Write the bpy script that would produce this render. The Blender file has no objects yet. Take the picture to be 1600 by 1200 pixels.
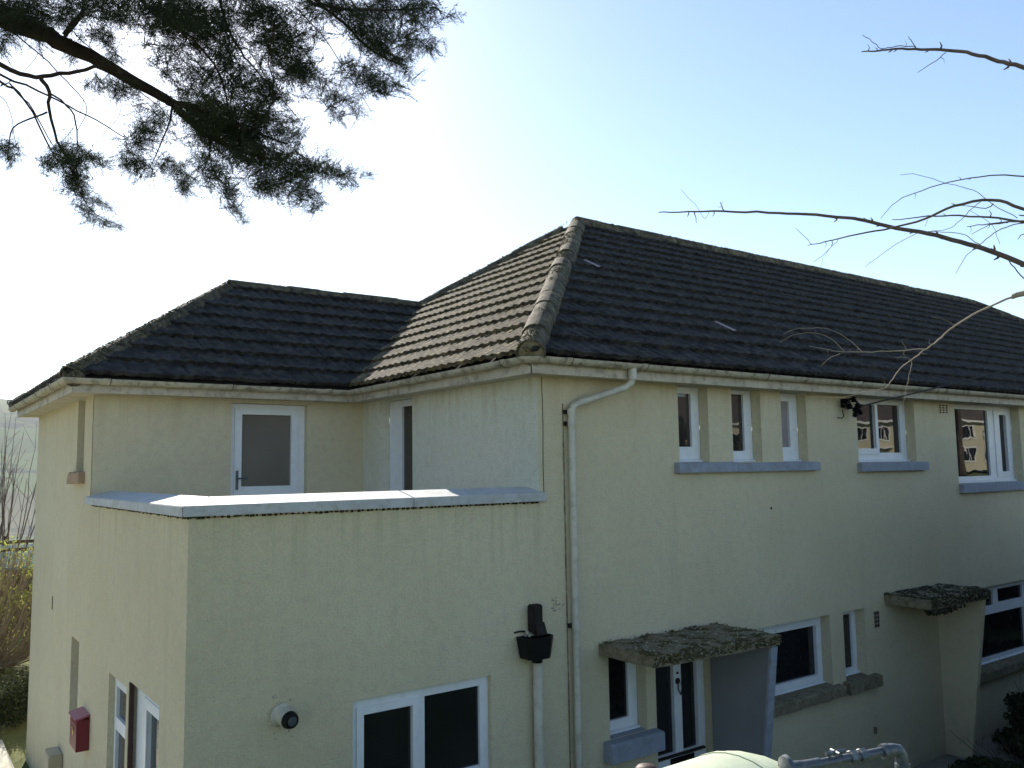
import bpy, bmesh, math, random
import numpy as np
from mathutils import Vector, Matrix, noise
random.seed(7); RNG = np.random.default_rng(7)
SC = bpy.context.scene
COL = SC.collection

# ------------------------------------------------------------------ camera
CAM = Vector((-4.80995, -6.2217, 0.0)); YAW, PITCH, ROLL, FPX = 0.942308, 0.09833, -0.0154655, 1333.0
_fw = Vector((math.cos(YAW)*math.cos(PITCH), math.sin(YAW)*math.cos(PITCH), math.sin(PITCH)))
_rt0 = Vector((math.sin(YAW), -math.cos(YAW), 0)); _up0 = _rt0.cross(_fw)
_rt = _rt0*math.cos(ROLL) + _up0*math.sin(ROLL); _up = _up0*math.cos(ROLL) - _rt0*math.sin(ROLL)
cd = bpy.data.cameras.new('camera'); cam = bpy.data.objects.new('camera', cd); COL.objects.link(cam)
cd.sensor_width = 36.0; cd.lens = FPX/1600*36; cd.clip_start = 0.05; cd.clip_end = 9000
m = Matrix((( _rt.x, _up.x, -_fw.x, CAM.x), (_rt.y, _up.y, -_fw.y, CAM.y), (_rt.z, _up.z, -_fw.z, CAM.z), (0, 0, 0, 1)))
cam.matrix_world = m; SC.camera = cam
def at(px, py, dist):            # a place `dist` metres away in a given viewing direction
    d = (_fw + _rt*((px-800)/FPX) - _up*((py-600)/FPX)).normalized()
    return CAM + d*dist

# ------------------------------------------------------------------ light
SUN_EL, SUN_AZ = math.radians(29.9), math.radians(75.6)       # azimuth counted from +X towards +Y
w = bpy.data.worlds.new('World'); SC.world = w; w.use_nodes = True
nt = w.node_tree; nt.nodes.clear()
sky = nt.nodes.new('ShaderNodeTexSky'); sky.sky_type = 'NISHITA'; sky.sun_disc = False
sky.sun_elevation = SUN_EL; sky.sun_rotation = math.pi/2 - SUN_AZ
sky.air_density = 1.0; sky.dust_density = 0.3; sky.ozone_density = 1.0; sky.altitude = 100
bg = nt.nodes.new('ShaderNodeBackground'); bg.inputs[1].default_value = 0.092
wo = nt.nodes.new('ShaderNodeOutputWorld')
nt.links.new(sky.outputs[0], bg.inputs[0]); nt.links.new(bg.outputs[0], wo.inputs[0])
sl = bpy.data.lights.new('sun', 'SUN'); sl.energy = 4.9; sl.angle = math.radians(0.55); sl.color = (1.0, 0.93, 0.82)
sun = bpy.data.objects.new('sun', sl); COL.objects.link(sun)
sd = Vector((math.cos(SUN_EL)*math.cos(SUN_AZ), math.cos(SUN_EL)*math.sin(SUN_AZ), math.sin(SUN_EL)))
sun.rotation_euler = sd.to_track_quat('Z', 'Y').to_euler(); sun.location = sd*50
SC.view_settings.view_transform = 'Standard'; SC.view_settings.look = 'None'
SC.view_settings.exposure = 1.22; SC.view_settings.gamma = 1.0; SC.view_settings.use_curve_mapping = False
try:
    SC.cycles.max_bounces = 6; SC.cycles.diffuse_bounces = 4
except Exception: pass

# ------------------------------------------------------------------ helpers
def tag(o, label=None, cat=None, group=None, kind=None):
    if label: o['label'] = label
    if cat: o['category'] = cat
    if group: o['group'] = group
    if kind: o['kind'] = kind
    return o
def empty(name, loc=(0, 0, 0)):
    o = bpy.data.objects.new(name, None); o.empty_display_size = .1; COL.objects.link(o); o.location = loc; return o
def link(name, me, parent=None):
    o = bpy.data.objects.new(name, me); COL.objects.link(o)
    if parent is not None:
        o.parent = parent
        off = Vector((0, 0, 0)); p = parent
        while p is not None: off += p.location; p = p.parent
        o.location = -off
    return o
class MB:
    def __init__(s): s.v = []; s.f = []
    def add(s, vs, fs):
        b = len(s.v); s.v += [tuple(x) for x in vs]; s.f += [tuple(i+b for i in f) for f in fs]; return s
    def box(s, x0, x1, y0, y1, z0, z1):
        return s.add([(x0,y0,z0),(x1,y0,z0),(x1,y1,z0),(x0,y1,z0),(x0,y0,z1),(x1,y0,z1),(x1,y1,z1),(x0,y1,z1)],
                     [(0,3,2,1),(4,5,6,7),(0,1,5,4),(1,2,6,5),(2,3,7,6),(3,0,4,7)])
    def prism(s, poly, axis_vec, cap=True):      # poly: list of points; extruded along axis_vec
        n = len(poly); a = [Vector(p) for p in poly]; b = [p+Vector(axis_vec) for p in a]
        f = [(i, (i+1) % n, n+(i+1) % n, n+i) for i in range(n)]
        if cap: f += [tuple(range(n))[::-1], tuple(range(n, 2*n))]
        return s.add(a+b, f)
    def tube(s, pts, r, n=8, cap=True, arc=None, closed=False):
        pts = [Vector(p) for p in pts]; k = len(pts)
        rs = r if isinstance(r, (list, tuple)) else [r]*k
        vs = []; prev = None
        for i, p in enumerate(pts):
            t = (pts[min(i+1, k-1)] - pts[max(i-1, 0)]).normalized()
            if prev is None:
                a = Vector((0, 0, 1)) if abs(t.z) < .95 else Vector((1, 0, 0))
                u = (a - t*a.dot(t)).normalized()
            else:
                u = (prev - t*prev.dot(t)).normalized()
            prev = u; q = t.cross(u)
            for j in range(n):
                an = 2*math.pi*j/n
                vs.append(p + (u*math.cos(an) + q*math.sin(an))*rs[i])
        fs = []
        for i in range(k-1):
            for j in range(n):
                fs.append((i*n+j, i*n+(j+1) % n, (i+1)*n+(j+1) % n, (i+1)*n+j))
        if cap: fs += [tuple(range(n))[::-1], tuple((k-1)*n+j for j in range(n))]
        return s.add(vs, fs)
    def lathe(s, c, axis, prof, n=20):           # prof: list of (distance along axis, radius)
        c = Vector(c); t = Vector(axis).normalized()
        a = Vector((0, 0, 1)) if abs(t.z) < .95 else Vector((1, 0, 0))
        u = (a - t*a.dot(t)).normalized(); q = t.cross(u); vs = []
        for d, r in prof:
            for j in range(n):
                an = 2*math.pi*j/n; vs.append(c + t*d + (u*math.cos(an)+q*math.sin(an))*r)
        fs = [(i*n+j, i*n+(j+1) % n, (i+1)*n+(j+1) % n, (i+1)*n+j) for i in range(len(prof)-1) for j in range(n)]
        fs += [tuple(range(n))[::-1], tuple((len(prof)-1)*n+j for j in range(n))]
        return s.add(vs, fs)
    def mesh(s, name, mat, smooth=False, bevel=0):
        me = bpy.data.meshes.new(name); me.from_pydata(s.v, [], s.f)
        bm = bmesh.new(); bm.from_mesh(me)
        bmesh.ops.recalc_face_normals(bm, faces=bm.faces)
        if bevel:
            es = [e for e in bm.edges if e.is_manifold and e.calc_face_angle(0) > .6]
            bmesh.ops.bevel(bm, geom=es, offset=bevel, segments=2, affect='EDGES', clamp_overlap=True)
        bm.to_mesh(me); bm.free()
        if smooth:
            me.polygons.foreach_set('use_smooth', [True]*len(me.polygons))
            try: me.set_sharp_from_angle(angle=math.radians(40))
            except Exception: pass
        me.materials.append(mat); return me
    def build(s, name, mat, parent=None, smooth=False, bevel=0):
        return link(name, s.mesh(name, mat, smooth, bevel), parent)
def np_mesh(name, V, F, mat, smooth=False):      # V (n,3), F (m,k)
    me = bpy.data.meshes.new(name); V = np.asarray(V, np.float32); F = np.asarray(F, np.int32); k = F.shape[1]
    me.vertices.add(len(V)); me.vertices.foreach_set('co', V.ravel())
    me.loops.add(F.size); me.loops.foreach_set('vertex_index', F.ravel())
    me.polygons.add(len(F)); me.polygons.foreach_set('loop_start', np.arange(0, F.size, k, dtype=np.int32))
    me.polygons.foreach_set('loop_total', np.full(len(F), k, np.int32))
    if smooth: me.polygons.foreach_set('use_smooth', np.ones(len(F), bool))
    me.update(calc_edges=True); me.validate(); me.materials.append(mat); return me

# ------------------------------------------------------------------ materials
class N:
    def __init__(s, name, rough=.8, spec=.3):
        s.m = bpy.data.materials.new(name); s.m.use_nodes = True; s.t = s.m.node_tree
        s.b = s.t.nodes['Principled BSDF']; s.b.inputs['Roughness'].default_value = rough
        s.b.inputs['Specular IOR Level'].default_value = spec
        s.tc = s.t.nodes.new('ShaderNodeTexCoord'); s.co = s.tc.outputs['Object']
    def obj_space(s): return s
    def n(s, typ, **k):
        x = s.t.nodes.new(typ)
        for a, v in k.items():
            if a in x.inputs: x.inputs[a].default_value = v
            else: setattr(x, a, v)
        return x
    def l(s, a, b): s.t.links.new(a, b)
    def noise(s, scale, detail=4, rough=.55, co=None, stretch=None):
        x = s.n('ShaderNodeTexNoise'); x.inputs['Scale'].default_value = scale; x.inputs['Detail'].default_value = detail
        x.inputs['Roughness'].default_value = rough; c = co or s.co
        if stretch:
            mp = s.n('ShaderNodeMapping'); mp.inputs['Scale'].default_value = stretch; s.l(c, mp.inputs[0]); c = mp.outputs[0]
        s.l(c, x.inputs['Vector']); return x.outputs['Fac']
    def ramp(s, fac, stops):
        r = s.n('ShaderNodeValToRGB'); e = r.color_ramp.elements
        while len(e) < len(stops): e.new(.5)
        for i, (p, c) in enumerate(stops):
            e[i].position = p; e[i].color = (c[0], c[1], c[2], 1) if not isinstance(c, float) else (c, c, c, 1)
        s.l(fac, r.inputs[0]); return r.outputs[0]
    def mix(s, fac, a, b, mode='MIX'):
        x = s.n('ShaderNodeMix', data_type='RGBA', blend_type=mode)
        for i, v in ((0, fac), (6, a), (7, b)):
            if hasattr(v, 'links'): s.l(v, x.inputs[i])
            elif isinstance(v, (int, float)): x.inputs[i].default_value = v
            else: x.inputs[i].default_value = (v[0], v[1], v[2], 1)
        return x.outputs[2]
    def math(s, op, a, b=0.0):
        x = s.n('ShaderNodeMath', operation=op)
        for i, v in enumerate((a, b)):
            if hasattr(v, 'links'): s.l(v, x.inputs[i])
            else: x.inputs[i].default_value = v
        return x.outputs[0]
    def color(s, c):
        if hasattr(c, 'links'): s.l(c, s.b.inputs['Base Color'])
        else: s.b.inputs['Base Color'].default_value = (c[0], c[1], c[2], 1)
        return s
    def bump(s, h, strength=.3, dist=.01):
        x = s.n('ShaderNodeBump'); x.inputs['Strength'].default_value = strength; x.inputs['Distance'].default_value = dist
        s.l(h, x.inputs['Height']); s.l(x.outputs[0], s.b.inputs['Normal']); return s

def mat_render(name='cream_roughcast', lo=(.71, .615, .41), hi=(.80, .715, .50)):
    a = N(name, .92, .15)
    big = a.noise(.55, 5, .6); mid = a.noise(2.6, 6, .65); st = a.noise(3.2, 5, .6, stretch=(1, 1, .10)); fine = a.noise(75, 3, .7); gr = a.noise(210, 2, .7); mot = a.noise(11, 6, .75)
    c = a.ramp(big, [(.32, lo), (.68, hi)])
    c = a.mix(a.ramp(st, [(.58, 0.0), (.80, .30)]), c, (.44, .42, .30))
    c = a.mix(a.ramp(mid, [(.60, 0.0), (.76, .30)]), c, (.50, .51, .36))
    c = a.mix(a.ramp(mot, [(.36, .26), (.52, 0.0)]), c, (.50, .44, .32))
    c = a.mix(a.ramp(fine, [(.32, .42), (.58, 0.0)]), c, (.42, .38, .27))
    g2 = a.noise(38, 3, .7)
    sx = a.n('ShaderNodeSeparateXYZ'); a.l(a.co, sx.inputs[0]); z = sx.outputs['Z']
    def band(z0, z1):
        mr = a.n('ShaderNodeMapRange'); mr.inputs['From Min'].default_value = z0; mr.inputs['From Max'].default_value = z1; a.l(z, mr.inputs['Value']); return mr.outputs['Result']
    drip = a.noise(9, 4, .6, stretch=(1, 1, .05)); dm = a.math('MULTIPLY', a.math('MULTIPLY', a.ramp(drip, [(.50, 0.0), (.62, 1.0)]), band(-.95, -.33)), a.math('MULTIPLY', a.math('LESS_THAN', z, -.31), a.math('MULTIPLY', a.math('LESS_THAN', sx.outputs['X'], .03), a.math('LESS_THAN', sx.outputs['Y'], 3.61))))
    c = a.mix(a.math('MULTIPLY', dm, .32), c, (.33, .34, .17))
    d2 = a.math('MULTIPLY', a.math('MULTIPLY', a.ramp(a.noise(7, 4, .6, stretch=(1, 1, .06)), [(.52, 0.0), (.64, 1.0)]), band(.25, .86)), .32)
    c = a.mix(d2, c, (.48, .36, .20))
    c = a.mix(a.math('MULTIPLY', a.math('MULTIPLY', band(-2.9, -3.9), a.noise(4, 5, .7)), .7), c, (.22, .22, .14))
    tint = a.noise(19, 4, .7); c = a.mix(a.ramp(tint, [(.40, .22), (.50, 0.0)]), c, (.62, .50, .40)); c = a.mix(a.ramp(tint, [(.52, 0.0), (.62, .22)]), c, (.60, .62, .42))
    a.color(c); a.bump(a.math('ADD', a.math('ADD', fine, g2), a.math('MULTIPLY', gr, .5)), .95, .014); return a.m
def mat_simple(name, base, rough=.7, spec=.3, var=.15, scale=8, bump=.15, dirt=None, dirt_amt=.4, bscale=90):
    a = N(name, rough, spec); n1 = a.noise(scale, 5, .6)
    d = tuple(x*(1-var) for x in base); u = tuple(min(1, x*(1+var)) for x in base)
    c = a.ramp(n1, [(.3, d), (.7, u)])
    if dirt:
        n2 = a.noise(scale*1.9+1.3, 6, .7); c = a.mix(a.ramp(n2, [(.48, 0.0), (.66, dirt_amt)]), c, dirt)
    a.color(c)
    if bump: a.bump(a.noise(bscale, 3, .6), bump, .006)
    return a.m
def mat_tile(name, dark, mid, lich_lit, amt, moss=(.05, .043, .022)):
    a = N(name, .9, .2); oi = a.n('ShaderNodeObjectInfo')
    geo = a.n('ShaderNodeNewGeometry'); P = geo.outputs['Position']
    n1 = a.noise(3.5, 6, .65, co=P); n2 = a.noise(26, 5, .7, co=P); n3 = a.noise(90, 3, .7, co=P); n4 = a.noise(9, 5, .6, co=P)
    c = a.mix(.5, a.ramp(n1, [(.3, dark), (.7, mid)]), a.ramp(n3, [(.38, tuple(x*.45 for x in dark)), (.62, tuple(x*1.25 for x in mid))]))
    fs = a.noise(55, 4, .8, co=P)
    c = a.mix(a.ramp(n2, [(.50, 0.0), (.66, amt)]), c, lich_lit)
    c = a.mix(a.ramp(n4, [(.50, 0.0), (.64, .6)]), c, moss)
    c = a.mix(a.ramp(fs, [(.36, .75), (.48, 0.0)]), c, tuple(x*.35 for x in dark))
    c = a.mix(a.math('MULTIPLY', oi.outputs['Random'], .35), c, (.055, .05, .05))
    blot = a.noise(7.5, 3, .6, co=P)
    c = a.mix(1.0, c, a.ramp(blot, [(.34, (.42, .42, .45)), (.5, (.95, .95, .95)), (.66, (1.6, 1.55, 1.5))]), 'MULTIPLY')
    a.color(c); a.bump(a.math('ADD', n2, a.math('MULTIPLY', n3, .6)), .8, .012); return a.m
M = {}
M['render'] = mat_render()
M['westlit'] = mat_render('westlit_roughcast', (.80, .785, .645), (.86, .85, .72))  # west light on the terrace end wall put into the base colour
M['tile'] = mat_tile('weathered_roof_tile', (.018, .018, .018), (.036, .034, .031), (.10, .095, .08), .45)
M['tilelit'] = mat_tile('sunlit_lichened_tile', (.062, .048, .030), (.16, .128, .078), (.37, .31, .165), .8, (.13, .10, .03))  # lit copy of the tile: hip-end sunlight put into the base, besides lichen
M['ridge'] = mat_tile('mossy_ridge_tile', (.07, .062, .042), (.14, .122, .08), (.27, .24, .15), .7, (.11, .095, .035))
M['scar'] = mat_simple('pale_tile_face', (.30, .24, .24), .8, .2, .25, 20, .3)
M['deck'] = mat_simple('roof_underlay', (.03, .028, .026), .9)
M['moss'] = mat_simple('moss', (.085, .075, .032), .95, .1, .45, 14, .6, (.14, .12, .07), .6)
M['mossdark'] = mat_simple('dark_moss', (.045, .042, .026), .95, .1, .5, 14, .6, (.12, .11, .08), .5)
M['lichen'] = mat_simple('pale_lichen', (.30, .30, .24), .95, .1, .3, 30, .4)
M['gutter'] = mat_simple('stained_cream_gutter', (.42, .38, .285), .6, .3, .14, 5, .15, (.11, .09, .06), .85, 60)
M['fascia'] = mat_simple('stained_cream_fascia', (.47, .42, .33), .65, .25, .12, 4, .15, (.17, .13, .10), .7, 60)
M['soffit'] = mat_simple('soffit_board', (.52, .48, .36), .8, .2, .08, 3, .1, (.2, .17, .12), .35)
M['pvc'] = mat_simple('white_window_plastic', (.72, .74, .76), .35, .45, .04, 6, .03, (.42, .42, .38), .18)
M['sill'] = mat_simple('blue_grey_paint', (.27, .30, .355), .75, .25, .10, 5, .3, (.16, .16, .14), .45, 70)
M['coping'] = mat_simple('grey_coping_paint', (.44, .45, .45), .7, .3, .09, 6, .45, (.26, .25, .20), .5, 60)
M['stone'] = mat_simple('mossy_concrete', (.20, .17, .115), .9, .15, .25, 9, .8, (.07, .06, .03), .75, 45)
M['terra'] = mat_simple('bare_concrete_sill', (.36, .25, .17), .9, .15, .15, 12, .5, (.2, .14, .1), .5)
M['pipe'] = mat_simple('pale_downpipe', (.52, .50, .42), .5, .35, .08, 4, .08, (.24, .21, .17), .5)
M['black'] = mat_simple('black_plastic', (.004, .004, .005), .5, .2, .2, 9, .1)
M['rust'] = mat_simple('dark_brown_pipe', (.018, .014, .013), .7, .2, .3, 20, .4, (.05, .04, .035), .4)
M['foam'] = mat_simple('expanding_foam', (.42, .38, .30), .9, .15, .2, 30, .8)
M['wood'] = mat_simple('red_brown_wood', (.05, .024, .02), .6, .3, .3, 10, .3)
M['timber'] = mat_simple('old_fence_timber', (.07, .055, .04), .85, .2, .3, 8, .4)
M['red'] = mat_simple('dark_red_enamel', (.155, .012, .022), .38, .5, .08, 12, .04)
M['redtop'] = mat_simple('faded_red_enamel', (.28, .06, .08), .5, .4, .1, 12, .04)
M['gold'] = mat_simple('gold_print', (.55, .40, .12), .5, .4, .05)
M['tan'] = mat_simple('tan_meter_box', (.42, .36, .25), .7, .3, .08, 6, .15)
M['steel'] = mat_simple('galvanised_steel', (.07, .085, .10), .42, .5, .12, 30, .1, (.25, .25, .24), .4)
M['steel'].node_tree.nodes['Principled BSDF'].inputs['Metallic'].default_value = .35
M['brass'] = mat_simple('dull_brass', (.45, .38, .2), .4, .5, .1, 30, .1)
M['brass'].node_tree.nodes['Principled BSDF'].inputs['Metallic'].default_value = .7
M['tank'] = mat_simple('pale_green_tank_paint', (.45, .50, .36), .45, .4, .07, 5, .12, (.30, .33, .24), .35)
M['screen'] = mat_simple('grey_painted_fin', (.205, .21, .22), .85, .2, .07, 3, .25)
M['wire'] = mat_simple('black_cable', (.02, .02, .02), .6, .3, .1)
M['bark'] = mat_simple('dark_conifer_bark', (.040, .030, .024), .95, .1, .3, 20, .8, None, 0, 60)
M['twig'] = mat_simple('grey_brown_twig', (.115, .085, .07), .85, .2, .3, 30, .3)
M['brush'] = mat_simple('tan_twigs', (.22, .175, .12), .85, .2, .3, 6, .3)
M['paletwig'] = mat_simple('pale_dry_twig', (.30, .25, .19), .85, .2, .2, 30, .3)
M['airbrick'] = mat_simple('terracotta_vent', (.26, .19, .15), .9, .15, .15, 20, .3)
M['darkhole'] = mat_simple('dark_recess', (.012, .011, .010), .9, .1, .1)

def mat_glass(name, tint, rough=.012, wav=.0):
    a = N(name, rough, .5); a.b.inputs['IOR'].default_value = 1.62
    c = a.ramp(a.noise(2.2, 3, .5), [(.35, tuple(x*.6 for x in tint)), (.7, tint)]); a.color(c)
    a.bump(a.noise(2.4, 2, .5), .10 + wav, .01); return a.m
M['glass'] = mat_glass('dark_window_glass', (.014, .014, .016))
M['glasswarm'] = mat_glass('dark_glass_with_net_curtain', (.045, .038, .036))
def mat_frost(name, base):
    a = N(name, .42, .5); n = a.n('ShaderNodeTexVoronoi'); n.inputs['Scale'].default_value = 85; a.l(a.co, n.inputs['Vector'])
    a.color(a.ramp(a.noise(1.6, 3, .5), [(.3, tuple(x*.75 for x in base)), (.7, base)])); a.bump(n.outputs['Distance'], .7, .006); return a.m
M['frost'] = mat_frost('frosted_door_glass', (.155, .135, .105))
M['frostpink'] = mat_frost('frosted_bathroom_glass', (.34, .29, .29))
def mat_leaf(name, c1, c2, trans=.25, scale=3):
    a = N(name, .75, .2); geo = a.n('ShaderNodeNewGeometry')
    c = a.ramp(a.noise(scale, 4, .6, co=geo.outputs['Position']), [(.32, c1), (.68, c2)]); a.color(c)
    tr = a.n('ShaderNodeBsdfTranslucent'); a.l(c, tr.inputs[0]); mx = a.n('ShaderNodeMixShader'); mx.inputs[0].default_value = trans
    a.l(a.b.outputs[0], mx.inputs[1]); a.l(tr.outputs[0], mx.inputs[2]); a.l(mx.outputs[0], a.t.nodes['Material Output'].inputs[0]); return a.m
M['conifer'] = mat_leaf('conifer_needles', (.016, .024, .012), (.036, .045, .018), .20, 5)
M['yellowleaf'] = mat_leaf('spring_yellow_leaves', (.20, .23, .06), (.38, .40, .12), .5, 2.5)
M['hedgeleaf'] = mat_leaf('dark_hedge_leaves', (.018, .028, .012), (.05, .060, .022), .2, 2)
M['weedleaf'] = mat_leaf('bank_undergrowth', (.015, .026, .012), (.045, .06, .022), .2, 4)
def mat_ground():
    a = N('rough_grass', .95, .1)
    c = a.ramp(a.noise(.8, 8, .7), [(.3, (.07, .085, .03)), (.55, (.12, .13, .05)), (.75, (.20, .19, .10))])
    c = a.mix(a.ramp(a.noise(.05, 3, .6), [(.45, 0.0), (.6, .6)]), c, (.10, .14, .045)); a.color(c); a.bump(a.noise(18, 4, .7), .6, .05); return a.m
M['ground'] = mat_ground()
M['bounce_road'] = mat_simple('pale_bounce_tarmac', (.31, .30, .27), .9, .2, .12, 1.2, .5, (.22, .21, .18), .5)
M['yard'] = mat_simple('sandy_concrete_yard', (.44, .42, .34), .9, .2, .12, 1.0, .5, (.28, .27, .18), .5)
def mat_hill():
    a = N('hill_fields', .95, .1)
    v = a.n('ShaderNodeTexVoronoi'); mp = a.n('ShaderNodeMapping'); mp.inputs['Scale'].default_value = (.010, .0045, .004); a.l(a.co, mp.inputs[0]); a.l(mp.outputs[0], v.inputs['Vector']); v.inputs['Scale'].default_value = 1.0
    sp = a.n('ShaderNodeSeparateColor'); a.l(v.outputs['Color'], sp.inputs[0])
    c = a.ramp(sp.outputs[0], [(.1, (.055, .085, .03)), (.45, (.085, .115, .045)), (.7, (.075, .07, .045)), (.9, (.045, .07, .03))])
    c = a.mix(a.ramp(a.noise(.009, 6, .7), [(.50, 0.0), (.56, .9)]), c, (.014, .022, .018)); a.color(c); return a.m
M['hill'] = mat_hill()
M['yellowwall'] = mat_simple('yellow_house_render', (.56, .52, .37), .9, .1, .08, .6, 0)
M['brownroof'] = mat_simple('brown_house_roof', (.095, .082, .074), .9, .1, .2, 1.5, 0)
M['plainwhite'] = mat_simple('white_paint', (.75, .75, .72), .6, .3, .05)
M['shedroof'] = mat_simple('pale_blue_sheet_roof', (.13, .20, .23), .95, .02, .1, 1)

# ------------------------------------------------------------------ dimensions
L, T, D, Xe = 3.105, 3.6135, 7.788, 20.5
O, ZE, TP = .3476, .985, .677
SECP = math.sqrt(1+TP*TP); COSP = 1/SECP; SINP = TP/SECP
WL = D - T; GZ = -3.95
def roofz(d): return ZE + TP*(d+O)        # height of the tiles d metres inside a wall line

# ------------------------------------------------------------------ terrain
def sstep(a, b, x):
    t = min(1, max(0, (x-a)/(b-a))); return t*t*(3-2*t)
def height(x, y):
    k_ = 3.6*sstep(-3.2, .8, x); h = GZ + (-1.62-GZ)*sstep(-1.7-k_, -3.9-k_, y) if y < -1.7-k_ else GZ
    if y < -12: h += 1.0*sstep(-12, -70, y)
    r = math.hypot(x+5, y)
    if y > 9.0: h += .35*sstep(9, 12, y) - 34*sstep(22, 260, y)
    if x > 30 and y > -6: h -= 0
    h += .06*noise.noise(Vector((x*.5, y*.5, 3)))*(1 if r > 6 else 0)
    return h
def hill_h(az, r):
    a = math.degrees(az)
    base = -36
    k = sstep(620, 1500, r)
    # ridge line falls gently to the right of the view behind the house
    top = 112 - 1.55*(85-a) if a < 85 else 112 + .6*(a-85)
    top = max(30, min(150, top))
    n = noise.fractal(Vector((math.cos(az)*r*.0016, math.sin(az)*r*.0016, 1.7)), 1.0, 2.0, 5)
    return base + (top-base)*k + 12*n*k
def polar(name, radii, az0, az1, na, hf, mat):
    V = []; F = []
    for i, r in enumerate(radii):
        for j in range(na+1):
            a = az0 + (az1-az0)*j/na; x = -4.8+math.cos(a)*r; y = -6.2+math.sin(a)*r
            V.append((x, y, hf(x, y, a, r)))
    for i in range(len(radii)-1):
        for j in range(na):
            F.append((i*(na+1)+j, i*(na+1)+j+1, (i+1)*(na+1)+j+1, (i+1)*(na+1)+j))
    o = link(name, np_mesh(name, V, np.array(F)[:, ::-1], mat, True)); tag(o, kind='structure'); return o
rad = [0.02] + [.4*1.085**i for i in range(83)]
rad = [r for r in rad if r < 330] + [340, 500, 900, 1600, 2600]
polar('ground', rad, 0, 2*math.pi, 180, lambda x, y, a, r: height(x, y) - (14*sstep(340, 500, r) if y > 0 else 0), M['ground'])
polar('hill', [300, 420, 520, 620, 700, 780, 860, 940, 1020, 1100, 1180, 1260, 1340, 1420, 1500, 1600, 1800, 2200], math.radians(20), math.radians(150), 160,
      lambda x, y, a, r: hill_h(a, r), M['hill'])
o = MB().box(-9, 22, -1.75, -.02, GZ-.2, GZ+.06).build('path', mat_simple('concrete_path', (.22, .21, .18), .9, .2, .15, 3, .4), None); tag(o, kind='structure')

def sheet_on_ground(name, x0, x1, y0, y1, nx, ny, mat, lift):
    V = [(x0+(x1-x0)*i/nx, y0+(y1-y0)*j/ny, height(x0+(x1-x0)*i/nx, y0+(y1-y0)*j/ny)+lift) for i in range(nx+1) for j in range(ny+1)]
    F = [(i*(ny+1)+j, (i+1)*(ny+1)+j, (i+1)*(ny+1)+j+1, i*(ny+1)+j+1) for i in range(nx) for j in range(ny)]
    tag(link(name, np_mesh(name, V, F, mat, True)), kind='structure')
sheet_on_ground('bounce_road', -45, 38, -26, -8.2, 90, 30, M['bounce_road'], .07)  # unseen pale surface added to bounce sunlight onto the facade
sheet_on_ground('yard', -26, -3.3, -1.6, 8.8, 40, 26, M['yard'], .08)

# ------------------------------------------------------------------ the building
house = empty('apartment_building', (0, 0, GZ))
tag(house, 'cream rendered two storey block with a terrace, grey coping and dark tiled hipped roofs', 'building')

def frame_of(plane):
    # returns origin-function mapping (u, z, depth inward) to a point. planes: 'F' y=0 facing -Y; 'S' x=-L facing -X; 'T' y=T facing -Y; 'E' x=0 facing -X
    return {'F': lambda u, z, d=0: Vector((u, d, z)), 'S': lambda u, z, d=0: Vector((-L+d, u, z)),
            'T': lambda u, z, d=0: Vector((u, T+d, z)), 'E': lambda u, z, d=0: Vector((d, u, z))}[plane]
def grid_holes(mb, P, rect, holes, d0=0.0, reveal=.13, sides=False, d1=None):
    us = sorted({rect[0], rect[1]} | {h[0] for h in holes} | {h[1] for h in holes}); us = [u for u in us if rect[0] <= u <= rect[1]]
    zs = sorted({rect[2], rect[3]} | {h[2] for h in holes} | {h[3] for h in holes}); zs = [z for z in zs if rect[2] <= z <= rect[3]]
    for i in range(len(us)-1):
        for j in range(len(zs)-1):
            uc, zc = (us[i]+us[i+1])/2, (zs[j]+zs[j+1])/2
            if any(h[0] < uc < h[1] and h[2] < zc < h[3] for h in holes): continue
            mb.add([P(us[i], zs[j], d0), P(us[i+1], zs[j], d0), P(us[i+1], zs[j+1], d0), P(us[i], zs[j+1], d0)], [(0, 1, 2, 3)])
    for h in holes:
        u0, u1, z0, z1 = h[:4]; d = h[4] if len(h) > 4 else reveal; c = [(u0, z0), (u1, z0), (u1, z1), (u0, z1)]
        for k in range(4):
            a, b = c[k], c[(k+1) % 4]
            mb.add([P(*a, d0), P(*b, d0), P(*b, d0+d), P(*a, d0+d)], [(0, 1, 2, 3)])
    if sides:
        c = [(rect[0], rect[2]), (rect[1], rect[2]), (rect[1], rect[3]), (rect[0], rect[3])]
        for k in range(4):
            a, b = c[k], c[(k+1) % 4]; mb.add([P(*a, d0), P(*b, d0), P(*b, d1), P(*a, d1)], [(0, 1, 2, 3)])

SOF = .852
fac_holes = [(1.864, 2.332, .035, SOF), (2.722, 3.222, .03, SOF), (3.598, 4.085, .025, SOF), (5.141, 6.521, .005, SOF), (7.622, 9.647, -.325, SOF),
             (11.2, 12.6, .0, SOF),
             (.793, 1.281, -2.56, -1.70), (1.413, 2.245, -3.86, -1.72), (3.0, 4.35, -2.62, -1.80), (4.617, 5.075, -2.61, -1.80), (7.75, 10.4, -2.96, -1.832),
             (-1.851, -.56, -2.62, -1.765, .05)]
side_holes = [(1.76, 2.476, -2.98, -1.805, .06), (.67, 1.637, -3.86, -1.73, .06), (4.013, 4.488, -2.6, -1.77), (4.12, 4.563, .03, SOF)]
wall = MB()
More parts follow.
